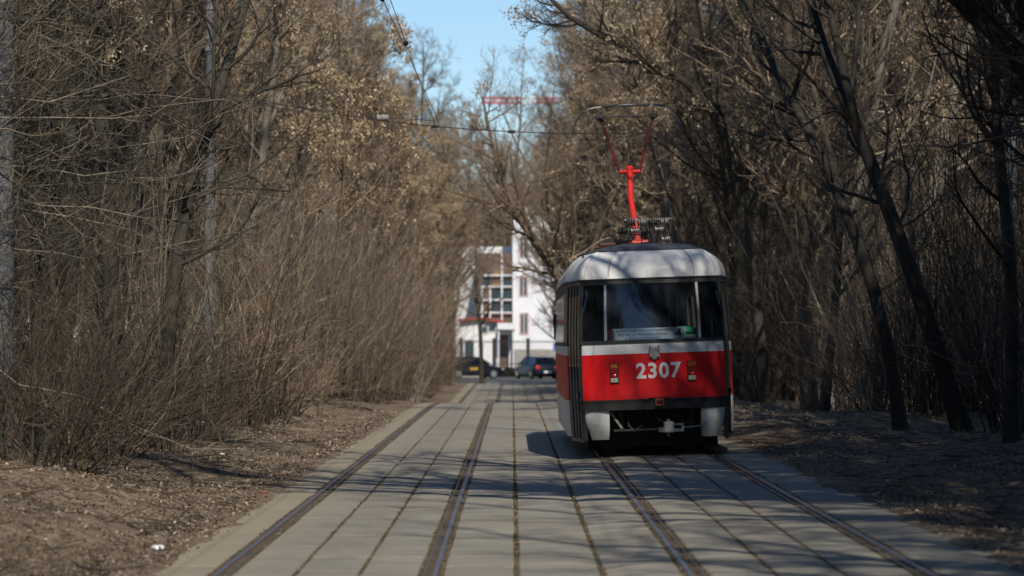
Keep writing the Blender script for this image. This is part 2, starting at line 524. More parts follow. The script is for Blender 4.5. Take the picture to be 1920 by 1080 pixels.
# grit, straw and leaf crumbs lodged in the long joints and beside the rails
jl = np.array([-2.19, -2.03, -1.5715, -1.1015, -0.668, -0.51, 0.036, 0.036, 0.658, 0.658, 1.208, 1.362, 1.8245, 2.2745, 2.722, 2.878])
nj = 13000
jy = 22 + 60 * rl.random(nj) ** 1.6
jx = jl[rl.integers(0, len(jl), nj)] + rl.normal(0, 0.008, nj) + 0.006 * np.sin(jy * 3.1)
jz = zc(jx) + dip(jy) + 0.002 + 0.006 * rl.random(nj)
ja = rl.normal(1.57, 0.5, nj); js = rl.uniform(0.005, 0.017, nj) * (1 + (jy - 22) / 80)
ju = np.stack([np.cos(ja), np.sin(ja), rl.normal(0, 0.25, nj)], 1) * js[:, None]
jv = np.stack([-np.sin(ja), np.cos(ja), rl.normal(0, 0.3, nj)], 1) * (js * rl.uniform(0.25, 0.6, nj))[:, None]
jc = np.stack([jx, jy, jz], 1)
o = link('joint_debris', np_mesh('joint_debris', np.stack([jc - ju, jc - jv, jc + ju, jc + jv], 1).reshape(-1, 3), np.arange(nj * 4).reshape(-1, 4), M['grit']), pavement)
tag(o, kind='stuff')
def blades(n, rng, cx, cy, sx, sy, h):
    k = 14
    m = n // k
    bx = np.repeat(rng.normal(cx, sx, m), k) + rng.normal(0, 0.03, m * k); by = np.repeat(rng.normal(cy, sy, m), k) + rng.normal(0, 0.03, m * k)
    ok = bx < EL - 0.12
    bx = bx[ok]; by = by[ok]; n = len(bx)
    b = np.stack([bx, by, ground_z(bx, by) - 0.01], 1)
    d = np.stack([rng.normal(0, 0.5, n), rng.normal(0, 0.5, n), np.ones(n)], 1) * (h * rng.uniform(0.4, 1.2, n))[:, None]
    w = np.stack([rng.normal(0, 1, n), rng.normal(0, 0.6, n), np.zeros(n)], 1); w /= np.linalg.norm(w, axis=1)[:, None]; w *= 0.004
    bend = np.stack([rng.normal(0, 0.05, n), rng.normal(0, 0.05, n), -0.02 * np.ones(n)], 1)
    V = np.stack([b - w, b + w, b + d * 0.6 + w * 0.7, b + d * 0.6 - w * 0.7, b + d + bend], 1).reshape(-1, 3)
    i = np.arange(n)[:, None] * 5
    return V, i + [[0, 1, 2, 3]], i + [[3, 2, 4]]
V1, Fq, Ft = blades(4500, rl, -3.8, 25.4, 0.55, 0.9, 0.08)
o = link('dry_grass', np_mesh('dry_grass', V1, [Fq, Ft], M['straw']))
tag(o, 'tufts of dry yellow grass at the bottom left corner', 'grass', kind='stuff')

# ------------------------------------------------------------------ bare trees (numpy, level by level)
def nrm(v): return v / np.maximum(np.linalg.norm(v, axis=-1, keepdims=True), 1e-9)
def grow(start, d, L, n, wander, trop, rng, z0=None):
    P = [start]; d = nrm(d)
    up = np.array([0, 0, 1.0])
    for i in range(n):
        d = nrm(d + rng.normal(0, wander, d.shape) + up * trop)
        P.append(P[-1] + d * (L / n)[:, None])
    P = np.stack(P, 1)
    if z0 is not None:
        P[:, :, 2] = np.maximum(P[:, :, 2], z0)
    return P
def radii(r0, n, tip):
    t = np.linspace(0, 1, n + 1)[None, :]
    return r0[:, None] * (1 - t) ** 0.8 * (1 - tip) + r0[:, None] * tip
def spawn(P, Rr, per, tmin, tmax, amin, amax, Lf, rng, rk=0.62, aim=None, tp=1.0):
    Mn, n1, _ = P.shape
    idx = np.repeat(np.arange(Mn), per); K = len(idx)
    t = tmin + (tmax - tmin) * rng.random(K) ** tp
    f = t * (n1 - 1); i = np.minimum(f.astype(int), n1 - 2); fr = (f - i)[:, None]
    pos = P[idx, i] * (1 - fr) + P[idx, i + 1] * fr
    T = nrm(P[idx, i + 1] - P[idx, i])
    q = rng.normal(0, 1, (K, 3))
    if aim is not None: q = q + np.array(aim)
    q = nrm(q - T * (q * T).sum(1, keepdims=True))
    an = rng.uniform(amin, amax, K)[:, None]
    d = T * np.cos(an) + q * np.sin(an)
    rad = (Rr[idx, i] * (1 - fr[:, 0]) + Rr[idx, i + 1] * fr[:, 0])
    plen = np.linalg.norm(np.diff(P, axis=1), axis=2).sum(1)[idx]
    L = plen * Lf * (1.15 - 0.75 * t) * rng.uniform(0.55, 1.25, K)
    return pos, d, L, rad * rk
def tubes(P, Rr, k):
    Mn, n, _ = P.shape
    T = np.empty_like(P); T[:, 1:-1] = P[:, 2:] - P[:, :-2]; T[:, 0] = P[:, 1] - P[:, 0]; T[:, -1] = P[:, -1] - P[:, -2]
    T = nrm(T)
    mean = np.abs(T.mean(1)); ref = np.eye(3)[mean.argmin(1)]
    a = nrm(np.cross(T, ref[:, None, :])); b = np.cross(T, a)
    an = 2 * np.pi * np.arange(k) / k
    V = P[:, :, None, :] + Rr[:, :, None, None] * (a[:, :, None, :] * np.cos(an)[None, None, :, None] + b[:, :, None, :] * np.sin(an)[None, None, :, None])
    base = (np.arange(Mn)[:, None, None] * n + np.arange(n - 1)[None, :, None]) * k
    j = np.arange(k)[None, None, :]; q = (j + 1) % k
    F = np.stack([base + j, base + q, base + k + q, base + k + j], -1).reshape(-1, 4)
    return V.reshape(-1, 3), F
def joinVF(parts):
    Vs, Fs, b = [], [], 0
    for V, F in parts:
        Vs.append(V); Fs.append(F + b); b += len(V)
    return np.concatenate(Vs), np.concatenate(Fs)
def resample(path, n):
    path = np.array(path, float)
    d = np.concatenate([[0], np.cumsum(np.linalg.norm(np.diff(path, axis=0), axis=1))])
    s = np.linspace(0, d[-1], n)
    out = np.stack([np.interp(s, d, path[:, i]) for i in range(3)], 1)
    for _ in range(2): out[1:-1] = 0.25 * out[:-2] + 0.5 * out[1:-1] + 0.25 * out[2:]
    return out
def seed_mesh(P, count, per, rng, size=0.072):
    e = P[:, -1]
    clump = vnoise(e[:, 0] * 0.9 + 50 + rng.random() * 90, e[:, 1] * 0.9 + e[:, 2] * 0.8 + 60) > 0.06
    e = e[clump] if clump.sum() > 50 else e
    b = e[rng.integers(0, len(e), count)]
    c = np.repeat(b, per, 0) + rng.normal(0, 0.055, (count * per, 3)) + [0, 0, -0.06]
    n = len(c)
    s = size * rng.uniform(0.6, 1.2, n)
    u = nrm(rng.normal(0, 0.6, (n, 3)) + [0, 0, -1.0]) * s[:, None]
    v = nrm(np.cross(u, rng.normal(0, 1, (n, 3)))) * (s * 0.32)[:, None]
    V = np.stack([c, c + u * 0.5 + v, c + u, c + u * 0.5 - v], 1).reshape(-1, 3)
    i = np.arange(n)[:, None] * 4
    return V, i + [[0, 1, 2, 3]]

def tree_meshes(seed, H=15, r0=0.15, path=None, lean=0.06, nprim=34, pmax=0.085, pstart=0.14, plen=0.27, pang=(0.6, 1.25), ptrop=0.10, aim=None,
                sec=7, ter=6, tw=3, bk='bark_brown', tg='twig_brown', seeds=0, twr=0.0042, forks=0, slen=0.42, tlen=0.45, wlen=0.6, wander=0.13, strop=0.05):
    rng = np.random.default_rng(seed)
    if path is None:
        d = np.array([[rng.normal(0, lean), rng.normal(0, lean), 1.0]])
        T = grow(np.zeros((1, 3)), d, np.array([H * 1.0]), 14, 0.05, 0.02, rng)
    else:
        T = resample(path, 18)[None]
    n = T.shape[1] - 1
    tr = radii(np.array([r0]), n, 0.14)
    tr[:, 0] *= 1.3; tr[:, 1] *= 1.05
    stems_P = [T]; stems_R = [tr]
    if forks:
        pos, d, L, r = spawn(T, tr, forks, 0.12, 0.55, 0.25, 0.6, 0.8, rng, 0.8, aim)
        FP = grow(pos, d, L, n, 0.07, 0.06, rng); FR = radii(r, n, 0.12)
        stems_P.append(FP); stems_R.append(FR)
    SP = np.concatenate(stems_P); SR = np.concatenate(stems_R)
    per = [nprim] + [max(6, int(nprim * 0.45))] * (len(SP) - 1)
    pos, d, L, r = spawn(SP, SR, per, pstart, 0.99, pang[0], pang[1], plen, rng, 0.5, aim, 0.85)
    L = np.maximum(L, 0.9); r = np.clip(r, 0.008, pmax)
    P1 = grow(pos, d, L, 8, wander, ptrop, rng, 0.3); R1 = radii(r, 8, 0.22)
    pos, d, L, r = spawn(P1, R1, sec, 0.15, 1.0, 0.45, 1.05, slen, rng, 0.6)
    L = np.clip(L, 0.5, 3.0); r = np.clip(r, 0.006, 0.03)
    P2 = grow(pos, d, L, 5, wander * 1.2, strop, rng, 0.2); R2 = radii(r, 5, 0.3)
    pos, d, L, r = spawn(P2, R2, ter, 0.12, 1.0, 0.4, 1.0, tlen, rng, 0.65)
    L = np.clip(L, 0.3, 1.4); r = np.clip(r, 0.0045, 0.010)
    P3 = grow(pos, d, L, 3, wander * 1.5, 0.09, rng, 0.15); R3 = radii(r, 3, 0.45)
    pos, d, L, r = spawn(P3, R3, tw, 0.1, 1.0, 0.4, 1.0, wlen, rng, 0.75)
    L = np.clip(L, 0.18, 0.8); r = np.clip(r, twr * 0.75, twr)
    P4 = grow(pos, d, L, 2, wander * 1.8, 0.10, rng, 0.1); R4 = radii(r, 2, 0.55)
    out = {}
    V, F = joinVF([tubes(SP, SR, 10), tubes(P1, R1, 5)])
    out['trunk'] = np_mesh('trunk', V, F, M[bk], True)
    V, F = joinVF([tubes(P2, R2, 4), tubes(P3, R3, 3), tubes(P4, R4, 3)])
    out['crown'] = np_mesh('crown', V, F, M[tg], True)
    if seeds:
        V, F = seed_mesh(np.concatenate([P3[:, [0, 1, 3]], P4[:, [0, 1, 2]]]), seeds, 9, rng)
        out['seed_clusters'] = np_mesh('seed_clusters', V, F, M['seed'])
    return out

def shrub_meshes(seed, H=4.0, stems=34, spread=0.45, tg='twig_brown', bk='bark_dark', side=6, tw=4, r=0.013, base=0.35):
    rng = np.random.default_rng(seed)
    a = rng.random(stems) * 6.283
    q = base * np.sqrt(rng.random(stems))
    st = np.stack([np.cos(a) * q, np.sin(a) * q, np.full(stems, -0.08)], 1)
    d = np.stack([np.cos(a) * spread * rng.random(stems) * 2, np.sin(a) * spread * rng.random(stems) * 2, np.ones(stems)], 1)
    P1 = grow(st, d, H * rng.uniform(0.5, 1.1, stems), 9, 0.085, -0.012, rng, -0.1)
    R1 = radii(r * rng.uniform(0.5, 1.4, stems), 9, 0.25)
    pos, d, L, rr = spawn(P1, R1, side, 0.15, 1.0, 0.3, 0.95, 0.36, rng, 0.6)
    P2 = grow(pos, d, np.clip(L, 0.4, 2.0), 5, 0.14, 0.04, rng, 0.05); R2 = radii(np.clip(rr, 0.004, 0.010), 5, 0.4)
    pos, d, L, rr = spawn(P2, R2, tw, 0.1, 1.0, 0.35, 1.0, 0.5, rng, 0.7)
    P3 = grow(pos, d, np.clip(L, 0.2, 0.9), 3, 0.16, 0.06, rng, 0.05); R3 = radii(np.clip(rr, 0.003, 0.0048), 3, 0.5)
    V, F = tubes(P1, R1, 5)
    o = {'stems': np_mesh('stems', V, F, M[bk], True)}
    V, F = joinVF([tubes(P2, R2, 3), tubes(P3, R3, 3)])
    o['crown'] = np_mesh('crown', V, F, M[tg], True)
    return o

def sticks(n, rng, xr, yr):
    x = rng.uniform(*xr, n); y = yr[0] + (yr[1] - yr[0]) * rng.random(n) ** 1.7
    a = rng.random(n) * 6.283
    L = rng.uniform(0.12, 0.75, n) ** 1.3
    st = np.stack([x, y, ground_z(x, y) + 0.012], 1)
    P = grow(st, np.stack([np.cos(a), np.sin(a), rng.normal(0.02, 0.06, n)], 1), L, 4, 0.12, 0.0, rng)
    P[:, :, 2] = np.maximum(P[:, :, 2], ground_z(P[:, :, 0], P[:, :, 1]) + 0.006)
    P[:, :, 0] = np.minimum(P[:, :, 0], EL - 0.03) if xr[0] < 0 else np.maximum(P[:, :, 0], ER + 0.03)
    return tubes(P, radii(rng.uniform(0.003, 0.009, n), 4, 0.4), 4)
V1, F1 = sticks(2600, rl, (-8.5, EL - 0.1), (22, 60))
tag(link('fallen_twigs', np_mesh('fallen_twigs', V1, F1, M['twig_brown'])), 'broken dark twigs strewn over the earth bank left of the tracks', 'twigs', kind='stuff')
V1, F1 = sticks(2200, rl, (ER + 0.1, 10), (22, 65))
tag(link('fallen_twigs', np_mesh('fallen_twigs', V1, F1, M['twig_brown'])), 'broken dark twigs strewn over the shaded earth right of the tracks', 'twigs', kind='stuff')

def plant(name, meshes, loc, rz=0.0, sc=1.0, label=None, cat='tree', group=None, tilt=(0, 0)):
    o = empty(name, loc, (tilt[0], tilt[1], rz), sc)
    for k, me in meshes.items(): link(k, me, o)
    return tag(o, label, cat, group)
# ------------------------------------------------------------------ the wood
def gz(x, y): return float(ground_z(x, y)) - 0.03
def at(px, py, Y):
    """point of the photograph's pixel at depth Y (for laying out trunks at their real place)"""
    s = 6400.0 / Y
    return ((px - 961) / s, Y, 1.686 + (640 - py) / s)

TALL = [tree_meshes(100 + i, H=h, r0=r, bk=b, tg=t, seeds=sd, nprim=n, pang=pa, forks=fk, ter=7, tw=4)
        for i, (h, r, b, t, sd, n, pa, fk) in enumerate([
            (15, 0.13, 'bark_brown', 'twig_brown', 0, 36, (0.55, 1.15), 0),
            (17, 0.16, 'bark_brown', 'twig_tan', 0, 36, (0.5, 1.1), 1),
            (14, 0.11, 'bark_dark', 'twig_brown', 0, 40, (0.6, 1.3), 0),
            (16, 0.14, 'bark_grey', 'twig_tan', 1300, 36, (0.5, 1.1), 1),
            (15, 0.12, 'bark_brown', 'twig_tan', 2200, 38, (0.5, 1.2), 0)])]
FAR = [tree_meshes(140 + i, H=16, r0=0.16, bk='bark_brown', tg='twig_tan', nprim=44, forks=1, sec=7, ter=6, tw=2, twr=0.010, seeds=300) for i in range(2)]
SHRUB = [shrub_meshes(200 + i, H=h, stems=n, spread=s, tg=t, bk=b) for i, (h, n, s, t, b) in enumerate([
            (4.2, 36, 0.42, 'twig_brown', 'bark_brown'),
            (5.2, 34, 0.30, 'twig_tan', 'bark_brown'),
            (3.2, 40, 0.48, 'twig_brown', 'bark_brown'),
            (6.2, 30, 0.26, 'twig_tan', 'bark_grey'),
            (2.0, 30, 0.70, 'twig_tan', 'bark_brown'),
            (3.0, 26, 0.55, 'twig_brown', 'bark_dark'),
            (5.8, 32, 0.26, 'twig_brown', 'bark_dark')])]

rf = np.random.default_rng(77)
placed = []
def free(x, y, d):
    for (a, b) in placed:
        if (a - x) ** 2 + (b - y) ** 2 < d * d: return False
    placed.append((x, y)); return True

SIDE = {'L': 'left of the tracks', 'R': 'right of the tram'}
BARK = ['slender brown-barked bare tree', 'forked tan-twigged bare tree', 'thin dark-barked bare tree', 'grey-barked tree with tan seed clusters', 'brown tree thick with golden seed clusters']
BUSH = ['spreading brown shrub', 'tall tan-twigged shrub', 'low wide dark shrub', 'very tall grey-stemmed shrub', 'knee-high bushy tan shrub', 'thin dark twiggy shrub', 'tall upright dark-stemmed shrub']
def band(y, cuts=(58, 95, 140)):
    return ['in the near thicket', 'midway along the thicket', 'beyond the road crest', 'at the far street end'][sum(y > c for c in cuts)]

# trees: rows along both sides, thinning with depth into the wood
for side, sgn, x_in in (('L', -1, 6.6), ('R', 1, 6.0)):
    n = 0; tries = 0
    while n < 135 and tries < 6000:
        tries += 1
        y = 30 + 175 * rf.random() ** 1.15
        edge = x_in - (0.3 if y > 95 else 0) - (0.9 if side == 'R' and y > 75 else 0)
        xm = min(0.155 * y + 5, 30)
        if xm < edge: continue
        x = edge + (xm - edge) * rf.random() ** 1.4
        if side == 'R' and 10.2 < x < 13.6: continue
        if side == 'R' and y < 52 and x > 6.0: continue          # opening where the hero trunks stand
        if side == 'L' and y < 40: continue
        if side == 'R' and y < 76 and 0.093 < x / y < 0.148: continue
        if not free(sgn * x, y, 1.9): continue
        gold = (rf.random() < (0.55 if side == 'L' else 0.30)) if (70 < y < 190 and x < 12) else (rf.random() < 0.10)
        k = 3 + rf.integers(2) if gold else rf.integers(3)
        mesh = FAR[k] if y > 130 and k < 2 else TALL[k]
        sc = rf.uniform(0.85, 1.15) * (1.12 if y > 130 else 1.0) * (0.95 if side == 'L' and x < 10 and 72 < y else 1.0)
        inward = 0.05 * rf.random() * (1 if x < 9 else 0)
        plant('bare_tree' if not gold else 'seeding_tree', mesh, (sgn * x, y, gz(sgn * x, y)), rf.random() * 6.283, sc,
              BARK[k] + ' ' + band(y) + ' ' + SIDE[side], 'tree', BARK[k].replace('tree', 'trees') + ' ' + band(y) + ' ' + SIDE[side], tilt=(rf.normal(0, 0.03), -sgn * inward + rf.normal(0, 0.02)))
        n += 1
# trees beyond the cross street, closing the view
n = 0
while n < 78:
    x = rf.uniform(-34, 34) if n > 30 else rf.uniform(-9, 9); y = rf.uniform(264, 330)
    if not free(x, y, 3.0): continue
    k = rf.integers(2)
    plant('far_tree', FAR[k], (x, y, -0.85), rf.random() * 6.283, rf.uniform(1.05, 1.35), 'hazy bare tree rising behind the white building', 'tree', 'trees behind the building')
    n += 1
# shrubs
for side, sgn in (('L', -1), ('R', 1)):
    n = 0; tries = 0
    while n < (120 if side == 'L' else 150) and tries < 6000:
        tries += 1
        y = 32 + 168 * rf.random() ** 1.45
        near = np.interp(y, [30, 60, 95, 200], [4.7, 4.3, 3.7, 3.4]) if side == 'L' else np.interp(y, [30, 55, 75, 110, 200], [9.5, 7.4, 5.6, 4.6, 4.2])
        x = near + min(rf.exponential(2.4), 11)
        if x > 0.155 * y + 3 or (side == 'R' and 10.2 < x < 13.6): continue
        if not free(sgn * x, y, 1.0): continue
        k = rf.integers(5) if x > near + 0.6 else rf.choice([0, 2, 4, 1])
        if side == 'L' and y < 55: k = int(rf.choice([0, 2, 5, 5]))
        if side == 'R' and (y < 100 or rf.random() < 0.4): k = int(rf.choice([6, 6, 6, 0, 1] if y < 62 else [6, 1, 1, 3, 0]))
        if side == 'L' and y > 55 and k in (0, 2): k = int(rf.choice([1, 3, 4]))
        plant('bare_shrub', SHRUB[k], (sgn * x, y, gz(sgn * x, y)), rf.random() * 6.283, rf.uniform(0.75, 1.15) * (0.8 if side == 'L' and y < 50 else 1.0), BUSH[k] + ' ' + band(y).replace('thicket', 'verge') + ' ' + SIDE[side], 'shrub', BUSH[k] + 's ' + band(y) + ' ' + SIDE[side])
        n += 1

# ------------------------------------------------------------------ single trees one can pick out
# right: two leaning trunks and the dark upright one at the frame edge
hp = [at(1692, 832, 56), at(1680, 700, 56), at(1645, 545, 56.2), at(1590, 400, 56.5), at(1545, 295, 57), at(1485, 185, 57.5), at(1440, 105, 58), at(1395, 0, 58.5), at(1330, -160, 59), at(1280, -330, 59.5), at(1250, -560, 60)]
def hero(name, path, label, **k):
    b = path[0]; loc = (b[0], b[1], gz(b[0], b[1]))
    rel = [(p[0] - loc[0], p[1] - loc[1], p[2] - loc[2]) for p in path]; rel[0] = (rel[0][0], rel[0][1], -0.05)
    return plant(name, tree_meshes(path=rel, **k), loc, label=label)
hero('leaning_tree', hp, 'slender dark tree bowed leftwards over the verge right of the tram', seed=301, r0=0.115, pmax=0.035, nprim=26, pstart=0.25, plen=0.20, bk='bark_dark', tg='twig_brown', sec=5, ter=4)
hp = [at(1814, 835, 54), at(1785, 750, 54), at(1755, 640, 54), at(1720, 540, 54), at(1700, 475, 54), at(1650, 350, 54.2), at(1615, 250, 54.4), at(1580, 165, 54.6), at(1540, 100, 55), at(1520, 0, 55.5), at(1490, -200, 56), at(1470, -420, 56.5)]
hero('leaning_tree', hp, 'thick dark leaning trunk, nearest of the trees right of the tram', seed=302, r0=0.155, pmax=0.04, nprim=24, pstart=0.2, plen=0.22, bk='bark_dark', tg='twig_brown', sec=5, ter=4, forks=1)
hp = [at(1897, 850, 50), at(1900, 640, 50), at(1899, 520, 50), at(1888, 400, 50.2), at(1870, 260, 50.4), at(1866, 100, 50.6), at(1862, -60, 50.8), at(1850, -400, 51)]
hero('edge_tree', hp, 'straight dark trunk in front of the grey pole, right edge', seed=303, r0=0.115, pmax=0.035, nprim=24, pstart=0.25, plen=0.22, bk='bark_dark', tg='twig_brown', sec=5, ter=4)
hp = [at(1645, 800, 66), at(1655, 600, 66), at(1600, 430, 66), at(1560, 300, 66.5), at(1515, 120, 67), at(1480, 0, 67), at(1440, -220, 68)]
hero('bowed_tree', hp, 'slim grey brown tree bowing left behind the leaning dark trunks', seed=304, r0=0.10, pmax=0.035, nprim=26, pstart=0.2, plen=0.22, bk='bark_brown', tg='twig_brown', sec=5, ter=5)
# left: dark leaning trunk, slender pale stem, arching twig tree at the frame edge
hp = [at(300, 830, 46), at(318, 600, 46), at(340, 420, 46), at(372, 285, 46), at(405, 190, 46.2), at(440, 80, 46.5), at(462, 0, 47), at(500, -150, 47.5), at(520, -380, 48)]
hero('leaning_tree', hp, 'dark trunk leaning right through the twigs, upper left', seed=305, r0=0.12, pmax=0.035, nprim=26, pstart=0.25, plen=0.24, bk='bark_dark', tg='twig_brown', sec=5, ter=5)
hp = [at(600, 770, 72), at(622, 560, 72), at(642, 400, 72), at(651, 280, 72), at(646, 180, 72), at(636, 100, 72), at(630, -40, 72), at(625, -200, 72)]
hero('young_tree', hp, 'slender young tree with straight thin stem and golden seeds, left wall', seed=306, r0=0.05, nprim=26, pstart=0.3, plen=0.2, bk='bark_brown', tg='twig_tan', sec=5, ter=5, seeds=1000)
# arching pale twigs entering from the left
for sd, x, y, lab in ((311, -7.3, 37.0, 'low tree reaching long pale arching twigs in from the upper left'),
                      (312, -7.8, 42.0, 'tangle of pale drooping branches behind the arching twigs, left edge')):
    me = tree_meshes(sd, H=8.2, r0=0.11, lean=0.05, nprim=84, pmax=0.012, pstart=0.22, plen=0.62, pang=(1.5, 2.05), ptrop=0.06, aim=(1.5, 0.0, 0.1), sec=8, ter=5, tw=2, twr=0.0036,
                     bk='bark_grey', tg='twig_pale', slen=0.36, tlen=0.5, wander=0.20, strop=0.16)
    plant('arching_tree', me, (x, y, gz(x, y)), 0, 1.0, lab)
OVER = tree_meshes(321, H=15, r0=0.17, lean=0.05, nprim=36, pmax=0.055, pstart=0.36, plen=0.42, pang=(0.7, 1.3), aim=(1.2, 0, 0), sec=6, ter=5, tw=3, bk='bark_dark', tg='twig_brown', seeds=150)
# overhanging trees whose limbs close the top of the frame; they shade road and tram
for sd, x, y, H, a, lab in ((321, 6.9, 40, 15, (-1.1, 0, 0), 'tall bare tree on the right verge reaching over the tracks'),
                            (322, 6.6, 26, 16, (-1.5, 0, 0), 'bare tree right of the tracks, its shadow across the slabs'),
                            (324, -6.2, 55, 14, (0.6, 0, 0), 'bare tree on the left bank spreading into the sky gap')):
    plant('overhanging_tree', OVER, (x, y, gz(x, y)), (math.pi if x > 0 else 0) + (sd % 4 - 1.5) * 0.3, H / 15.0, lab)
hero('overhanging_tree', [(5.7, 76, 0), (5.2, 75.5, 4), (4.5, 75, 7.0), (2.4, 74, 8.15), (0.95, 74, 8.7), (0.4, 74, 9.5), (0.1, 74, 10.6)], 'tree behind the tram with a long limb under the sky gap', seed=323, r0=0.15, nprim=34, pstart=0.25, plen=0.26, pmax=0.04, pang=(0.5, 1.2), bk='bark_dark', tg='twig_brown', sec=6, ter=5, tw=2, seeds=260)
# limb leaning out beside the far building
hp = [at(1120, 760, 92), at(1085, 600, 92), at(1060, 530, 92), at(1030, 490, 92), at(990, 440, 92), at(960, 380, 92.5), at(930, 300, 93), at(905, 180, 94)]
hero('crooked_tree', hp, 'crooked tree leaning left in front of the white building', seed=331, r0=0.16, nprim=30, pstart=0.3, plen=0.32, bk='bark_brown', tg='twig_tan', sec=6, ter=5, forks=1, seeds=150)
hp = [at(905, 700, 200), at(902, 620, 200), at(895, 560, 200), at(893, 480, 200), at(890, 380, 200)]
hero('street_tree', hp, 'thin dark young tree beside the red-roofed house', seed=332, r0=0.14, nprim=22, pstart=0.25, plen=0.3, bk='bark_dark', tg='twig_brown', sec=5, ter=4)
# leaning trees whose thick limbs hang above the frame and throw their shade across slabs and tram
for sd, pts, lab in ((351, [(6.8, 25.5, 0), (5.4, 26.5, 3.5), (3.5, 27.4, 7.0), (1.2, 28, 9.6), (-1.2, 28.5, 11.2), (-3.0, 29, 12.4)], 'leaning tree above the frame shading the near slabs'),
                     (352, [(7.2, 32, 0), (6.0, 32.4, 4.2), (4.4, 33, 7.6), (2.2, 33.5, 10.2), (0.0, 34, 12.0)], 'leaning tree above the frame shading the right track'),
                     (353, [(7.2, 37, 0), (6.3, 37.3, 5.0), (4.9, 38, 8.0), (3.2, 38.5, 9.8), (1.4, 39, 11.0)], 'leaning tree above the frame dappling the tram rear')):
    keep = hero('leaning_tree', pts, lab, seed=sd, r0=0.27 if sd < 353 else 0.17, nprim=22, pstart=0.42, plen=0.34, pang=(0.5, 1.2), pmax=0.14 if sd < 353 else 0.07, bk='bark_dark', tg='twig_brown', sec=5, ter=4, tw=1, forks=3)
    if sd == 352: thick = keep
last = thick
lean_me = {c.name.split('.')[0]: c.data for c in last.children}
for i, (x, y, rz) in enumerate(((6.9, 26.0, 0.05), (7.3, 27.6, 0.25), (10.4, 19, 0.5), (9.8, 25, -0.4), (9.8, 12, 0.2), (14.0, 30, 0.3), (9.8, 5, -0.2), (11.5, 27, 0.9), (12.0, 20, -0.8), (-6.6, 12, 0.2), (-7.4, 19, -0.3), (-8.6, 25, 0.3), (-7.0, 5, 0.0), (-10.5, 17, 0.5), (-9.0, 30, -0.1), (-11.5, 25, 0.2))):  # copies added beside the view to deepen shade on verges, wood and road
    plant('added_shade_tree', lean_me, (x, y, gz(x, y)), rz, 0.95 + 0.02 * (i % 4), 'tall bare tree added near the camera for shade and reflections', 'tree', 'shade trees added near the camera')
# seed-laden crowns closing over the far track
CROWN = [tree_meshes(341 + q, H=15, r0=0.18, lean=0.04, nprim=50, pstart=0.30, plen=0.44, pang=(0.6, 1.25), aim=(1.3, 0, 0), sec=7, ter=6, tw=3, bk='bark_brown', tg='twig_tan', seeds=sq, twr=0.008) for q, sq in ((0, 3000), (1, 600))]
for sd, x, y, H, a, sdn, lab in ((341, -4.6, 104, 9.6, (1.3, 0, 0), 2600, 'golden seed-laden tree leaning out over the track below the sky gap'),
                            (342, -4.4, 126, 10.5, (1.2, 0, 0), 2200, 'pale seed-covered tree closing the far end of the avenue, left'),
                            (343, 5.0, 118, 15, (-1.2, 0, 0), 900, 'brown bare crown arching over the far track from the right'),
                            (344, 4.8, 150, 13.5, (-1.3, 0, 0), 500, 'hazy bare crown above the white building, right of the gap'),
                            (345, -4.6, 158, 11.0, (1.3, 0, 0), 900, 'hazy brown crown above the low house, left of the gap'),
                            (347, -4.8, 174, 12.5, (1.3, 0, 0), 500, 'brown veil of twigs over the low house roof, far left of gap'),
                            (348, 4.6, 168, 12.5, (-1.3, 0, 0), 500, 'brown veil of twigs over the white building, far right of gap'),
                            (349, -4.2, 142, 9.5, (1.3, 0, 0), 500, 'short bare tree on the left verge where the sky gap ends'),
                            (346, 4.4, 186, 13.5, (-1.4, 0, 0), 300, 'farthest bare crown arching over the track end')):
    if sdn > 1000:
        me = CROWN[0]
    else:
        me = CROWN[1]
    plant('overhanging_tree', me, (x, y, gz(x, y)), (0 if x < 0 else math.pi) + (sd % 5 - 2) * 0.25, H / 15.0, lab)
for x, y, sc, lab in ((-3.6, 203, 0.72, 'small bare street tree before the low house, its crown veiling the stair hall'), (2.7, 201, 0.8, 'small bare street tree veiling the white building beside the tram'), (-6.2, 214, 0.9, 'bare street tree behind the black car')):
    plant('street_tree', TALL[1], (x, y, gz(x, y)), x, sc, lab)
# trees beside and behind the photographer, out of view: they shade the foreground and mirror in the glass
ro = np.random.default_rng(55)
def ring(n, sgn, y0, y1, gap, wid):
    k = 0
    while k < n:
        y = ro.uniform(y0, y1); x = sgn * (max(0.155 * y, 0) + gap + wid * ro.random())
        if abs(x) < 6.3 or not free(x, y, 1.8): continue
        plant('added_shade_tree', TALL[ro.integers(3)], (x, y, gz(x, y)), ro.random() * 6.283, ro.uniform(0.9, 1.1),
              'tall bare tree added near the camera for shade and reflections', 'tree', 'shade trees added near the camera'); k += 1
for i, (x, y, k) in enumerate(((8.5, 49.5, 2), (8.1, 45, 0), (9.3, 47.5, 2), (7.9, 41.5, 2), (10.2, 44, 0), (9.0, 38, 2), (10.9, 50, 2))):  # added just outside the frame to shade the leaning trunks
    plant('added_shade_tree', TALL[k], (x, y, gz(x, y)), i * 1.7 + 0.4, 0.95, 'tall bare tree added for shade just outside the right picture edge, twigs reaching in', 'tree', 'shade trees added just outside the right edge')
for x, y, rz in ((9.6, 47, 0.1), (11.6, 43, 0.3), (11.4, 48, -0.3)):  # thick-limbed copies added there for more shade
    plant('added_shade_tree', lean_me, (x, y, gz(x, y)), rz, 0.95, 'tall bare tree added for shade just outside the right picture edge, twigs reaching in', 'tree', 'shade trees added just outside the right edge')
plant('seeding_tree', TALL[3], (8.6, 43.0, gz(8.6, 43)), 2.2, 0.85, 'near tree hanging brown dry seed clusters in at the right edge')
ring(24, 1, 18, 50, 2.4, 10)
ring(22, 1, 4, 40, 1.2, 4.5)
ring(16, -1, 8, 44, 4.0, 9)
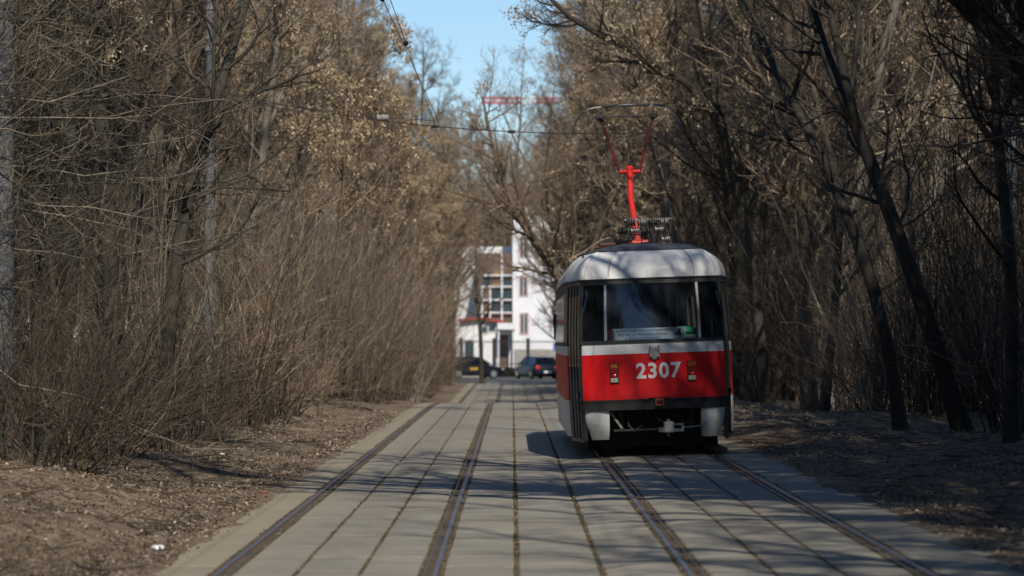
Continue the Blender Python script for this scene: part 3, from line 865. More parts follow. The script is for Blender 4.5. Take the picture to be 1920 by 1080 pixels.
ring(14, -1, 4, 32, 1.2, 5)
ring(12, 1, -45, 16, 6.5, 10)
ring(12, -1, -45, 8, 6.5, 10)
# ------------------------------------------------------------------ tram
def paint(name, c, dirt=(0.10, 0.085, 0.07), amount=0.35, rough=0.33):
    t = NT(name)
    co = t.coord()
    n1 = t.noise(t.mapping(co, (3.5, 3.5, 0.5)), 2.6, 6, 0.6)
    n2 = t.noise(co, 1.7, 4)
    base = t.mix(t.ramp(n1, [(0.45, 0.0), (0.75, amount)]), c, tuple(0.6 * x + 0.4 * d for x, d in zip(c, dirt)))
    sz = t.new('ShaderNodeSeparateXYZ'); t.ln(co, sz.inputs[0])
    mr = t.new('ShaderNodeMapRange'); t.ln(sz.outputs[2], mr.inputs[0])
    mr.inputs[1].default_value = 1.05; mr.inputs[2].default_value = 0.15; mr.inputs[3].default_value = 0.0; mr.inputs[4].default_value = 0.5
    mm = t.new('ShaderNodeMath', operation='MULTIPLY'); t.ln(mr.outputs[0], mm.inputs[0]); t.ln(t.ramp(n2, [(0.3, 0.3), (0.7, 1.0)]), mm.inputs[1])
    t.col(t.mix(mm.outputs[0], base, dirt))
    rr = t.ramp(n2, [(0.3, rough), (0.7, rough + 0.2)]); t.ln(rr, t.b.inputs['Roughness'])
    t.b.inputs['Coat Weight'].default_value = 0.08; t.b.inputs['Coat Roughness'].default_value = 0.2; t.b.inputs['Specular IOR Level'].default_value = 0.22
    t.bump(n2, 0.06, 0.02)
    return t.m
def glass(name, tint, haze=0.04, hc=(0.25, 0.30, 0.36), film=(0.35, 0.5), ior=1.5):
    t = NT(name)
    tr = t.new('ShaderNodeBsdfTransparent'); tr.inputs[0].default_value = (*tint, 1)
    gl = t.new('ShaderNodeBsdfGlossy'); gl.inputs['Roughness'].default_value = 0.06; gl.inputs[0].default_value = (0.95, 0.97, 1, 1)
    fr = t.new('ShaderNodeFresnel'); fr.inputs[0].default_value = ior
    mx = t.new('ShaderNodeMixShader'); t.ln(fr.outputs[0], mx.inputs[0]); t.ln(tr.outputs[0], mx.inputs[1]); t.ln(gl.outputs[0], mx.inputs[2])
    df = t.new('ShaderNodeBsdfDiffuse'); df.inputs[0].default_value = (*hc, 1)
    m2 = t.new('ShaderNodeMixShader')
    n = t.noise(t.mapping(t.coord(), (1.6, 1.6, 0.6)), 3.0, 5)
    t.ln(t.ramp(n, [(film[0], haze * 0.3), (film[0] + 0.35, haze * 2.2)]), m2.inputs[0])
    t.ln(mx.outputs[0], m2.inputs[1]); t.ln(df.outputs[0], m2.inputs[2]); t.ln(m2.outputs[0], t.out.inputs[0])
    return t.m
def lens(name, c, emit=0.0):
    t = NT(name); t.col(c); t.set(Roughness=0.15)
    t.b.inputs['Coat Weight'].default_value = 0.6
    if emit:
        t.b.inputs['Emission Color'].default_value = (*c, 1); t.b.inputs['Emission Strength'].default_value = emit
    return t.m
M['t_white'] = paint('tram_white', (0.70, 0.70, 0.69), amount=0.55)
M['t_red'] = paint('tram_red', (0.68, 0.008, 0.011), dirt=(0.09, 0.03, 0.025), amount=0.55, rough=0.35)
M['t_pred'] = paint('pantograph_red', (0.62, 0.022, 0.018), amount=0.25)
M['t_roof'] = paint('tram_roof', (0.76, 0.76, 0.75), dirt=(0.07, 0.065, 0.06), amount=0.55, rough=0.4)
M['t_dred'] = paint('pantograph_dark_red', (0.06, 0.006, 0.006), amount=0.4)
M['t_dred2'] = paint('pantograph_worn_red', (0.11, 0.010, 0.010), amount=0.4)
M['darksteel'] = plain('dark_steel', (0.30, 0.30, 0.30), 0.4, 0.6)
M['t_grey'] = paint('tram_rubber', (0.028, 0.030, 0.030), amount=0.4, rough=0.42)
M['inso'] = plain('glazed_insulator', (0.16, 0.16, 0.15), 0.25, var=0.3, scale=30)
M['t_bump'] = paint('bumper_black', (0.020, 0.020, 0.020), amount=0.4, rough=0.55)
M['t_door'] = paint('tram_door_grey', (0.055, 0.06, 0.06), amount=0.4, rough=0.42)
M['t_black'] = plain('underframe_black', (0.014, 0.013, 0.012), 0.8)
M['t_alu'] = plain('aluminium_trim', (0.62, 0.62, 0.60), 0.3, 0.9, 0.2, 20)
M['t_roofmat'] = plain('roof_mat', (0.075, 0.085, 0.10), 0.75)
M['t_glass'] = glass('tram_glass', (0.80, 0.86, 0.90), haze=0.045, hc=(0.30, 0.38, 0.47), ior=1.62)  # bluish tone of the dusty film also stands in for sky reflection
M['t_sglass'] = glass('tram_side_glass', (0.22, 0.25, 0.26), haze=0.015)  # dark tint stands in for dark woods mirrored in the curved rear panes
M['t_int'] = plain('tram_interior', (0.07, 0.085, 0.085), 0.7)
M['t_blue'] = plain('seat_blue', (0.012, 0.03, 0.10), 0.6)
M['t_rail'] = plain('yellow_handrail', (0.42, 0.33, 0.12), 0.4)
M['amber'] = lens('lens_amber', (0.42, 0.11, 0.015))
M['redlens'] = lens('lens_red', (0.20, 0.008, 0.010))
M['redlit'] = lens('lens_red_lit', (0.6, 0.012, 0.012), 0.4)
M['whitelens'] = lens('lens_white', (0.45, 0.43, 0.35))
M['board'] = plain('board_white', (0.72, 0.78, 0.84), 0.5, var=0.08)
M['ink'] = plain('ink_dark', (0.025, 0.035, 0.06), 0.6)
M['numwhite'] = plain('number_white', (0.80, 0.80, 0.80), 0.4, var=0.08)
M['hookred'] = plain('hook_red', (0.42, 0.05, 0.02), 0.5)
M['dullwhite'] = plain('worn_white_metal', (0.28, 0.27, 0.25), 0.6, 0.1, 0.4, 18)

TRAM_Y = 47.0
tram = empty('tram', (1.995, TRAM_Y, 0.1895), (0, R(-2.0), R(0.0)))
tram.scale = (0.965, 0.94, 0.94)
tag(tram, 'red and white tram numbered 2307 seen from behind on the right track', 'tram')
LEN = 14.0
half = [(x, 0.15 * (x / 1.0) ** 2.4) for x in np.linspace(0, 0.98, 15)]
half += [(1.018, 0.165), (1.043, 0.20), (1.058, 0.25)]
half += [(1.058 + 0.192 * t, 0.25 + 1.85 * t) for t in np.linspace(0.06, 1, 14)]
half += [(1.25, y) for y in np.linspace(2.6, LEN / 2, 8)]
half = half + [(x, LEN - y) for x, y in half[-2::-1]]
half = np.array(half)
hs = np.concatenate([[0], np.cumsum(np.linalg.norm(np.diff(half, axis=0), axis=1))])
hn = np.gradient(half, axis=0); hn = np.stack([hn[:, 1], -hn[:, 0]], 1); hn /= np.linalg.norm(hn, axis=1)[:, None]
SH = hs[-1]
def s_at_x(x): return float(np.interp(x, half[:18, 0], hs[:18]))
def s_at_y(y): return float(np.interp(y, half[15:40, 1], hs[15:40]))
ZR, ZT = 2.52, 3.05
def surf(s, z, off=0.0):
    sg = 1 if s >= 0 else -1; a = abs(s)
    x = np.interp(a, hs, half[:, 0]); y = np.interp(a, hs, half[:, 1])
    nx = np.interp(a, hs, hn[:, 0]); ny = np.interp(a, hs, hn[:, 1])
    w = ny * ny
    rear = np.interp(z, [0.1, 0.6, 1.5, 2.0, 2.52], [0.05, 0.0, 0.012, 0.06, 0.15])
    sd = np.interp(z, [0.1, 0.6, 1.5, 2.52], [0.02, 0.0, 0.0, 0.05])
    ins = w * rear + (1 - w) * sd - off
    x = x - nx * ins; y = y - ny * ins
    return Vector((sg * x, y, z))
def roof_pt(s, t, off=0.0):
    """t 0 at the gutter .. 1 at the ridge"""
    p = surf(s, ZR)
    k = 1 - math.cos(t * math.pi / 2) ** 0.62 if t < 1 else 1.0
    zz = ZR + (ZT - ZR) * math.sin(t * math.pi / 2) ** 0.85 + off
    x = p.x * (1 - k)
    y = p.y; mid = LEN / 2
    pull = 1.35
    y0 = min(p.y, LEN - p.y)
    y0n = y0 + k * pull * max(0.0, 1 - y0 / 3.2)
    y = y0n if p.y < mid else LEN - y0n
    return Vector((x, y, zz))
def srange(a, b, step=0.07):
    ks = [a] + [v for v in np.concatenate([-hs[::-1], hs]) if a + 0.01 < v < b - 0.01] + [b]
    out = [ks[0]]
    for v in ks[1:]:
        if v - out[-1] > 1e-4: out.append(float(v))
    return out
def sheet(name, ss, zs, mat, off=0.0, thick=0.0, parent=tram, smooth=True):
    mb = MB(); n = len(ss)
    mb.v = [surf(s, z, off) for z in zs for s in ss]
    mb.f = [(j * n + i, j * n + i + 1, (j + 1) * n + i + 1, (j + 1) * n + i) for j in range(len(zs) - 1) for i in range(n - 1)]
    if thick:
        b = len(mb.v); m = len(zs)
        mb.v += [surf(s, z, off - thick) for z in zs for s in ss]
        mb.f += [(b + j * n + i, b + (j + 1) * n + i, b + (j + 1) * n + i + 1, b + j * n + i + 1) for j in range(m - 1) for i in range(n - 1)]
        for i in range(n - 1):
            mb.f += [(i, b + i, b + i + 1, i + 1), ((m - 1) * n + i, (m - 1) * n + i + 1, b + (m - 1) * n + i + 1, b + (m - 1) * n + i)]
        for j in range(m - 1):
            mb.f += [(j * n, (j + 1) * n, b + (j + 1) * n, b + j * n), (j * n + n - 1, b + j * n + n - 1, b + (j + 1) * n + n - 1, (j + 1) * n + n - 1)]
    return mb.build(name, mat, parent, smooth=smooth)
def zr(a, b, n=5): return list(np.linspace(a, b, n))

SA = s_at_x(1.04); SB = s_at_y(0.215); D0 = SB + 0.03; D1 = s_at_y(1.62)
rearS = srange(-SA, SA)
rp = sheet('rear_panel', rearS, zr(0.72, 1.42, 8), M['t_red'], 0, 0.02)
sheet('rear_white_band', rearS, zr(1.4205, 1.575, 3), M['t_white'], 0, 0.02)
# bumper bar with a shallow step
sheet('bumper', srange(-SA - 0.01, SA + 0.01), zr(0.60, 0.715, 3), M['t_bump'], 0.035, 0.07)
sheet('bumper_strip', srange(-SA - 0.005, SA + 0.005), zr(0.7155, 0.755, 2), M['t_black'], 0.042, 0.06)
# rear windscreen: rubber frame, panes, bright mullions
wf = sheet('window_frame', srange(-SA - 0.02, SA + 0.02), zr(1.5755, 1.625, 2), M['t_grey'], 0.018, 0.04)
sheet('window_frame', srange(-SA - 0.02, SA + 0.02), zr(2.445, 2.515, 2), M['t_grey'], 0.018, 0.04)
sm = s_at_x(0.675)
pane = sheet('rear_window', srange(-sm + 0.02, sm - 0.02), zr(1.6255, 2.4445, 6), M['t_glass'], 0.0)
for sg in (-1, 1):
    a, b = sorted((sg * (sm + 0.02), sg * (SA - 0.03)))
    sheet('rear_window', srange(a, b), zr(1.6255, 2.4445, 6), M['t_sglass'], 0.0)
    a, b = sorted((sg * (sm - 0.019), sg * (sm + 0.019)))
    sheet('mullion', [a, b], zr(1.6255, 2.4445, 6), M['t_alu'], 0.02, 0.04)
    a, b = sorted((sg * (SA - 0.03), sg * (SB + 0.028)))
    sheet('corner_post', srange(a, b), zr(0.16, 2.515, 10), M['t_grey'] , 0.004, 0.05)
    # folding leaves at the tapered corner
    leaf = (D1 - D0) / 4
    for k in range(4):
        a, b = sorted((sg * (D0 + k * leaf + 0.012), sg * (D0 + (k + 1) * leaf - 0.012)))
        dl = sheet('door_leaf', [a, b], zr(0.20, 2.44, 4), M['t_door'], -0.012, 0.03)
        m = leaf * 0.17
        sheet('door_window', [a + m, b - m], zr(1.25, 2.30, 3), M['t_sglass'], -0.004, parent=dl)
        a2, b2 = sorted((sg * (D0 + k * leaf - 0.011), sg * (D0 + k * leaf + 0.011)))
        sheet('door_seal', [a2, b2], zr(0.18, 2.46, 3), M['t_black'] if k % 2 else M['t_grey'], 0.004, 0.03)
    a, b = sorted((sg * D0, sg * D1))
    sheet('door_header', srange(a, b), zr(2.445, 2.515, 2), M['t_grey'], 0.004, 0.03)
    sheet('door_sill', srange(a, b), zr(0.135, 0.195, 2), M['t_grey'], 0.004, 0.05)
    # long side
    S0, S1 = D1 + 0.012, SH - SB - 0.02
    a, b = sorted((sg * S0, sg * S1)); side = srange(a, b)
    sheet('side_skirt', side, zr(0.20, 0.74, 3), M['t_white'], 0, 0.02)
    sheet('side_panel', side, zr(0.7405, 1.42, 3), M['t_red'], 0, 0.02)
    sheet('side_white_band', side, zr(1.4205, 1.56, 2), M['t_white'], 0, 0.02)
    sheet('side_window_rail', side, zr(1.5605, 1.62, 2), M['t_grey'], 0.006, 0.03)
    sheet('side_window_rail', side, zr(2.36, 2.515, 2), M['t_grey'], 0.006, 0.03)
    nw = 8; wl = (S1 - S0) / nw
    for k in range(nw):
        a, b = sorted((sg * (S0 + k * wl), sg * (S0 + k * wl + 0.12)))
        sheet('window_pillar', [a, b], zr(1.6205, 2.3595, 2), M['t_grey'], 0.004, 0.03)
        a, b = sorted((sg * (S0 + k * wl + 0.12), sg * (S0 + (k + 1) * wl)))
        sheet('side_window', srange(a, b), zr(1.6205, 2.3595, 2), M['t_sglass'], 0.0)
    # white lower corner fairing, tapering inwards
    mb = MB()
    NZ, NS = 7, 7
    for j in range(NZ):
        z = 0.17 + 0.425 * j / (NZ - 1)
        fz = (z - 0.17) / 0.425
        inner = SA - 0.41 + 0.05 * (1 - fz) ** 2.5
        for i in range(NS):
            s = inner + (SA - 0.005 - inner) * i / (NS - 1)
            bulge = -0.13 * (1 - fz) ** 2 + 0.03 * math.sin(math.pi * i / (NS - 1))
            p = surf(sg * s, max(z, 0.12), bulge - 0.02); p.z = z
            mb.v.append(p)
    b0 = len(mb.v)
    for j in range(NZ):
        p = mb.v[j * NS]
        mb.v.append(Vector((p.x, p.y + 0.45, p.z)))
    mb.f = [(j * NS + i, j * NS + i + 1, (j + 1) * NS + i + 1, (j + 1) * NS + i) for j in range(NZ - 1) for i in range(NS - 1)]
    mb.f += [(j * NS, (j + 1) * NS, b0 + j + 1, b0 + j) for j in range(NZ - 1)]
    mb.build('corner_fairing', M['t_white'], tram, smooth=True)
# front end (closed, seen only through the saloon)
for sg in (-1, 1):
    a, b = sorted((sg * (SH - SB - 0.02), sg * SH))
    sheet('front_panel', srange(a, b), zr(0.2, 1.56, 3), M['t_red'], 0, 0.02)
    sheet('front_window', srange(a, b), zr(1.5605, 2.515, 3), M['t_glass'], 0)

# roof shell
ss = srange(-SH, SH); n = len(ss)
ts = [0, 0.12, 0.25, 0.38, 0.5, 0.62, 0.74, 0.86, 1.0]
mb = MB(); mb.v = [roof_pt(s, t) for t in ts for s in ss]
mb.f = [(j * n + i, j * n + i + 1, (j + 1) * n + i + 1, (j + 1) * n + i) for j in range(len(ts) - 1) for i in range(n - 1)]
mb.build('roof', M['t_roof'], tram, smooth=True)
mb = MB(); ts2 = [0.54, 0.66, 0.74, 0.82, 0.91, 1.0]
mb.v = [roof_pt(s, t, 0.012) for t in ts2 for s in ss]
mb.f = [(j * n + i, j * n + i + 1, (j + 1) * n + i + 1, (j + 1) * n + i) for j in range(len(ts2) - 1) for i in range(n - 1)]
mb.build('roof_mat', M['t_roofmat'], tram, smooth=True)
mb = MB(); gs = srange(-SH + 0.02, SH - 0.02)
mb.tube([surf(s, ZR - 0.002, 0.018) for s in gs], 0.016, 6).build('gutter', M['t_grey'], tram, smooth=True)
# seams running up the roof end
for x in (-0.62, 0.66):
    s0 = s_at_x(abs(x)) * (1 if x > 0 else -1)
    MB().tube([roof_pt(s0, t, 0.004) for t in np.linspace(0.02, 0.56, 8)], 0.004, 5).build('roof_seam', M['t_roofmat'], tram, smooth=True)

# saloon: floor, lining, seats, rails, rear shelf
it = MB().box(-1.12, 1.12, 0.4, 13.6, 0.80, 0.86).build('saloon_floor', M['t_black'], tram)
MB().box(-0.98, 0.98, 0.19, 0.50, 1.50, 1.555).build('rear_shelf', M['t_int'], tram)
mb = MB().box(-1.0, 1.0, 0.5, 0.52, 0.87, 1.50); mb.build('rear_lining', M['t_int'], tram)
MB().box(-1.05, 1.05, 0.9, 13.2, 2.46, 2.49).build('saloon_ceiling', M['t_int'], tram)
MB().box(-1.1, 1.1, 11.9, 11.95, 0.87, 2.455).build('cab_partition', M['t_blue'], tram)
for k in range(9):
    y = 1.4 + k * 1.05
    for x0, x1 in ((-1.1, -0.68), (0.4, 1.1)):
        se = MB().box(x0, x1, y, y + 0.40, 1.16, 1.24, 0.02).build('seat', M['t_blue'], tram)
        MB().box(x0, x1, y + 0.34, y + 0.40, 1.245, 1.78, 0.02).build('backrest', M['t_blue'], se)
        MB().tube([((x0 + x1) / 2, y + 0.2, 0.861), ((x0 + x1) / 2, y + 0.2, 1.159)], 0.03, 8).build('seat_leg', M['t_black'], se)
for x, y in ((-0.42, 1.2), (0.42, 1.2), (-0.5, 4.5), (0.45, 4.5), (-0.5, 8), (0.45, 8)):
    MB().tube([(x, y, 0.861), (x, y, 2.459)], 0.017, 8).build('handrail', M['t_rail'], tram, smooth=True)

# rear fittings
def rear_y(x, z, off=0.0): return surf(math.copysign(s_at_x(abs(x)), x if x else 1), z, off).y
for cx, zc0 in ((-0.565, 1.01), (0.535, 1.01)):
    y = rear_y(cx, 1.1) - 0.004
    yaw = math.atan2(0.36 * abs(cx) ** 1.4, 1) * (1 if cx > 0 else -1)
    tl = empty('tail_light', (cx, y, zc0), (0, 0, yaw), parent=tram)
    MB().box(-0.062, 0.062, -0.022, 0.02, -0.012, 0.278, 0.006).build('housing', M['t_black'], tl)
    for z0, z1, m, nm in ((0.205, 0.268, 'amber', 'amber_lens'), (0.138, 0.200, 'redlens', 'red_lens'), (0.070, 0.133, 'redlens', 'red_lens'), (0.0, 0.065, 'whitelens', 'white_lens')):
        MB().box(-0.053, 0.053, -0.038, -0.0225, z0, z1, 0.005).build(nm, M[m], tl)
    MB().lathe([(0.022, 0.0), (0.020, 0.006), (0.010, 0.010)], (0.005, -0.0385, 0.10), (0, -1, 0), 12).build('bulb_glow', M['redlit'], tl)
bx = empty('socket_box', (0.012, rear_y(0.012, 1.45) - 0.001, 1.36), parent=tram)
MB().box(-0.075, 0.075, -0.06, -0.002, 0.0, 0.145, 0.012).build('box_body', M['dullwhite'], bx)
MB().box(-0.082, 0.082, -0.068, -0.0605, 0.105, 0.128, 0.003).build('box_lid', M['dullwhite'], bx)
for x in (-0.06, 0.06):
    MB().lathe([(0.013, 0), (0.013, 0.02)], (x, -0.035, 0.1455), (0, 0, 1), 8).build('box_stud', M['t_grey'], bx)
MB().box(-0.03, 0.03, -0.05, -0.01, -0.03, -0.0005, 0.004).build('box_plug', M['dullwhite'], bx)
hk = MB().box(-0.062, 0.062, -0.10, -0.044, 0.655, 0.755).build('hook_bracket', M['hookred'], tram)
hk.location.x = 0.06
MB().box(0.017, 0.103, -0.1035, -0.1005, 0.672, 0.728).build('hook_slot', M['t_black'], tram)
MB().box(-0.10, 0.20, -0.058, -0.0455, 0.7555, 0.772).build('bumper_plate', M['t_black'], tram)

# lettering
def text_mesh(name, body, size, mat, parent, loc, rot=(math.pi / 2, 0, 0), bold=0.0, sx=1.0, align='CENTER', extrude=0.0015):
    cu = bpy.data.curves.new(name, 'FONT')
    cu.body = body; cu.size = size; cu.align_x = align; cu.align_y = 'CENTER'
    cu.offset = bold; cu.extrude = extrude; cu.resolution_u = 4
    tmp = bpy.data.objects.new(name, cu); COL.objects.link(tmp)
    bpy.context.view_layer.update()
    dg = bpy.context.evaluated_depsgraph_get()
    me = bpy.data.meshes.new_from_object(tmp.evaluated_get(dg))
    bpy.data.objects.remove(tmp); bpy.data.curves.remove(cu)
    me.materials.clear(); me.materials.append(mat)
    o = link(name, me, parent, loc, rot, (sx, 1, 1))
    return o
for i, ch in enumerate('2307'):
    x = -0.225 + i * 0.163 + 0.04
    text_mesh('number_digit', ch, 0.305, M['numwhite'], tram, (x, rear_y(x, 1.17) - 0.004, 1.155), (math.pi / 2, 0, 0.36 * abs(x) ** 1.4 * (1 if x > 0 else -1)), bold=0.009, sx=0.95)

# coupler, drawbar, lifeguard bars, underframe, bogies
cp = empty('coupler', (0.19, 0.02, 0.33), parent=tram)
MB().box(-0.085, 0.06, -0.20, 0.05, -0.075, 0.085, 0.02).build('coupler_head', M['dullwhite'], cp)
MB().lathe([(0.03, 0), (0.03, 0.025), (0.02, 0.035)], (-0.015, -0.10, 0.0855), (0, 0, 1), 12).build('coupling_pin', M['dullwhite'], cp)
MB().box(0.0605, 0.20, -0.17, -0.02, -0.065, -0.02, 0.008).box(0.0605, 0.20, -0.17, -0.02, 0.025, 0.055, 0.008).box(0.165, 0.20, -0.17, -0.02, -0.0195, 0.0245, 0.004).build('coupler_claw', M['dullwhite'], cp)
MB().box(-0.16, -0.0855, -0.15, -0.05, -0.07, 0.0, 0.01).build('release_lever', M['dullwhite'], cp)
MB().lathe([(0.02, 0), (0.02, 0.06)], (-0.02, -0.1, -0.1355), (0, 0, 1), 10).build('coupler_bolt', M['dullwhite'], cp)
MB().tube([(0.0, 0.05, 0.0), (-0.1, 1.6, 0.08)], 0.05, 8).build('drawbar', M['t_black'], cp)
MB().box(-0.60, 0.02, 0.16, 0.20, 0.285, 0.315, 0.004).build('cross_bar', M['t_grey'], tram)
MB().prism([(0.40, 0.305), (0.70, 0.33), (0.72, 0.385), (0.69, 0.385), (0.665, 0.345), (0.40, 0.33)], 0.10, 0.14).build('cross_bar', M['dullwhite'], tram)
MB().prism([(-0.66, 0.575), (-0.62, 0.575), (-0.46, 0.33), (-0.50, 0.33)], 0.16, 0.19).build('brace', M['dullwhite'], tram)
MB().box(-0.95, 0.95, 0.55, 13.4, 0.45, 0.795).build('underframe', M['t_black'], tram)
for by in (3.6, 10.0):
    bo = MB().box(-0.9, 0.9, by - 1.25, by + 1.25, 0.02, 0.445).build('bogie', M['t_black'], tram)
    for wy in (by - 0.95, by + 0.95):
        for wx in (-0.762, 0.762):
            MB().lathe([(0.33, -0.055), (0.35, -0.045), (0.35, 0.045), (0.33, 0.055)], (wx, wy, 0.262), (1, 0, 0), 24).build('wheel', M['rail_side'], bo)
for x in (-0.86, 0.86):
    MB().box(x - 0.1, x + 0.1, 1.5, 2.2, -0.02, 0.44).build('lifeguard', M['t_black'], tram)
MB().box(-0.80, 0.80, 0.9, 0.96, 0.04, 0.44).build('under_shade_sheet', M['t_black'], tram)  # black sheet added to stand in for the darkness under the tail

# hoses and cable loops hanging in the gap below the bumper
for pts, r in (([(-0.40, 0.30, 0.60), (-0.38, 0.20, 0.36), (-0.30, 0.18, 0.28), (-0.20, 0.25, 0.36), (-0.18, 0.35, 0.60)], 0.016),
               ([(0.50, 0.32, 0.60), (0.50, 0.22, 0.44), (0.42, 0.20, 0.36), (0.34, 0.26, 0.46), (0.33, 0.34, 0.60)], 0.014),
               ([(0.0, 0.30, 0.60), (0.03, 0.16, 0.46), (0.12, 0.08, 0.40)], 0.012)):
    MB().tube(pts, r, 7).build('brake_hose', M['t_grey'], tram, smooth=True)
for x in (-0.48, 0.52):
    MB().box(x - 0.03, x + 0.03, 0.42, 0.50, 0.26, 0.60, 0.006).build('hanger_bracket', M['rail_side'], tram)
# panel seams and screws on the rear face
for x in (-0.86, 0.86):
    s0 = math.copysign(s_at_x(abs(x)), x)
    MB().tube([surf(s0, z, 0.0015) for z in np.linspace(0.76, 1.57, 5)], 0.0025, 4).build('panel_seam', M['t_black'], tram)
for i in range(15):
    x = -0.95 + i * 1.9 / 14
    p = surf(math.copysign(s_at_x(abs(x)), x if x else 1), 0.79, 0.0)
    MB().lathe([(0.008, 0), (0.006, 0.004)], p, (0, -1, 0), 8).build('screw', M['t_dred2'], tram)

# mirror far forward on the left side
mi = empty('wing_mirror', (-1.20, 13.0, 1.90), parent=tram)
MB().box(-0.055, 0.055, -0.05, 0.05, -0.24, 0.24, 0.03).build('mirror_shell', M['t_black'], mi)
MB().tube([(0.02, 0.02, 0.2), (0.16, 0.05, 0.30)], 0.012, 6).build('mirror_arm', M['t_black'], mi)

# roof gear
rg = MB().box(-0.62, 0.62, 5.6, 8.2, 3.10, 3.16, 0.01).build('pantograph_frame', M['t_dred'], tram)
for x in (-0.55, 0.55):
    for y in (5.75, 8.05):
        MB().lathe([(0.05, 0), (0.05, 0.03), (0.03, 0.04), (0.03, 0.06)], (x, y, 3.0), (0, 0, 1), 10).build('frame_foot', M['porcelain'], rg)
MB().box(-0.58, -0.10, 5.3, 5.55, 3.11, 3.20, 0.015).build('roof_box', M['t_dred'], tram)
MB().box(0.12, 0.56, 5.3, 5.55, 3.11, 3.19, 0.015).build('roof_box', M['t_dred2'], tram)
# arrester bank: rows of ribbed insulators on a rack
rack = empty('insulator_rack', (0.10, 5.0, 3.06), parent=tram)
def ribbed(L, r, k=6):
    pr = []
    for i in range(k):
        a = -L / 2 + L * i / k
        pr += [(r * 0.55, a), (r, a + L * 0.28 / k), (r, a + L * 0.5 / k), (r * 0.55, a + L * 0.8 / k)]
    return pr
for i in range(4):
    MB().lathe(ribbed(0.145, 0.062, 4), (-0.18 + i * 0.175, 0.0, 0.45), (1, 0.15, 0), 14).build('insulator', M['inso'] if i % 2 else M['wire'], rack, smooth=True)
for i, (x, z) in enumerate(((-0.30, 0.33), (-0.12, 0.32), (0.06, 0.31), (0.26, 0.33), (-0.24, 0.17), (0.36, 0.17))):
    MB().lathe(ribbed(0.15, 0.058, 4), (x, 0.05, z), (1, 0.1, 0.05), 14).build('insulator', M['inso'] if i % 2 else M['wire'], rack, smooth=True)
MB().box(-0.28, 0.46, 0.05, 0.08, 0.485, 0.51).build('rack_bar', M['dullwhite'], rack)
MB().box(-0.36, 0.46, 0.06, 0.09, 0.24, 0.265).build('rack_bar', M['wire'], rack)
for x in (-0.27, -0.02, 0.24, 0.44):
    MB().box(x - 0.012, x + 0.012, 0.085, 0.11, 0.0, 0.52).build('rack_post', M['wire'], rack)
for k in range(9):
    x = -0.32 + k * 0.095
    MB().tube([(x, -0.02, 0.20), (x + 0.02, -0.08, 0.30), (x + 0.01, -0.07, 0.42), (x, 0.0, 0.52)], 0.008, 5).build('jumper_cable', M['wire'], rack)
# antenna pot and roof cables
MB().lathe([(0.10, 0), (0.10, 0.03), (0.065, 0.05), (0.06, 0.16), (0.045, 0.19)], (0.14, 1.9, 3.035), (0, 0, 1), 14).build('antenna_pot', M['wire'], tram, smooth=True)
for x0, r in ((-0.86, 0.030), (-0.76, 0.026)):
    pts = [(x0, 1.3, 2.90), (x0 + 0.06, 1.9, 2.955), (x0 + 0.26, 2.8, 3.04), (x0 + 0.5, 4.0, 3.10), (x0 + 0.7, 4.9, 3.16)]
    MB().tube(pts, r, 8).build('roof_cable', M['wire'], tram, smooth=True)
MB().tube([(-0.92, 1.2, 2.87), (-0.90, 2.5, 2.93), (-0.9, 6, 2.96)], 0.03, 8).build('roof_cable', M['wire'], tram, smooth=True)
MB().tube([(-0.3, 3.2, 3.09), (-0.1, 2.6, 3.09), (0.12, 2.0, 3.10)], 0.018, 6).build('roof_cable', M['wire'], tram, smooth=True)

# single-arm pantograph
pg = empty('pantograph', (0, 7.0, 3.16), parent=tram)
MB().tube([(0.06, -0.9, 0.06), (0.03, -0.55, 0.40), (-0.01, -0.25, 0.85), (0, -0.02, 1.27)], [0.056, 0.052, 0.046, 0.04], 12).build('lower_arm', M['t_pred'], pg, smooth=True)
MB().lathe([(0.05, -0.16), (0.05, 0.16)], (0.06, -0.9, 0.05), (1, 0, 0), 12).build('arm_base', M['t_pred'], pg, smooth=True)
kn = MB().tube([(-0.17, 0, 1.27), (0.17, 0, 1.27)], 0.034, 10).build('knuckle', M['t_pred'], pg, smooth=True)
MB().lathe([(0.06, -0.10), (0.06, 0.07), (0.035, 0.10)], (0, 0, 1.27), (0, 0, 1), 12).build('knuckle_hub', M['t_pred'], kn, smooth=True)
for sg in (-1, 1):
    MB().tube([(sg * 0.17, 0, 1.27), (sg * 0.27, 0.35, 1.66)], [0.018, 0.024], 8).build('upper_arm', M['t_dred2'], pg, smooth=True)
    MB().tube([(sg * 0.27, 0.35, 1.66), (sg * 0.44, 0.62, 2.24)], [0.022, 0.018], 8).build('upper_arm', M['t_dred'], pg, smooth=True)
    MB().tube([(sg * 0.45, 0.60, 2.20), (sg * 0.40, 0.3, 1.7), (sg * 0.20, 0.05, 1.22)], 0.007, 5).build('guide_rod', M['wire'], pg)
    MB().box(sg * 0.44 - 0.07, sg * 0.44 + 0.07, 0.5, 0.74, 2.20, 2.27, 0.012).build('head_spring', M['wire'], pg)
MB().tube([(-0.44, 0.62, 2.24), (0.44, 0.62, 2.24)], 0.012, 8).build('head_tube', M['wire'], pg, smooth=True)
for y in (0.50, 0.74):
    pts = []
    for i in range(25):
        u = -1 + 2 * i / 24
        x = 0.905 * math.sin(u * 1.30) / math.sin(1.30)
        z = 2.44 - 0.16 * u * u - 0.34 * max(0, abs(u) - 0.55) ** 1.7 / 0.45 ** 1.7
        pts.append((x, y, z))
    sk = MB().tube(pts, 0.011, 6).build('collector_horn', M['wire'] if y < 0.6 else M['darksteel'], pg, smooth=True)
    MB().box(-0.40, 0.40, y - 0.025, y + 0.025, 2.405, 2.425, 0.004).build('carbon_strip', M['wire'], pg)

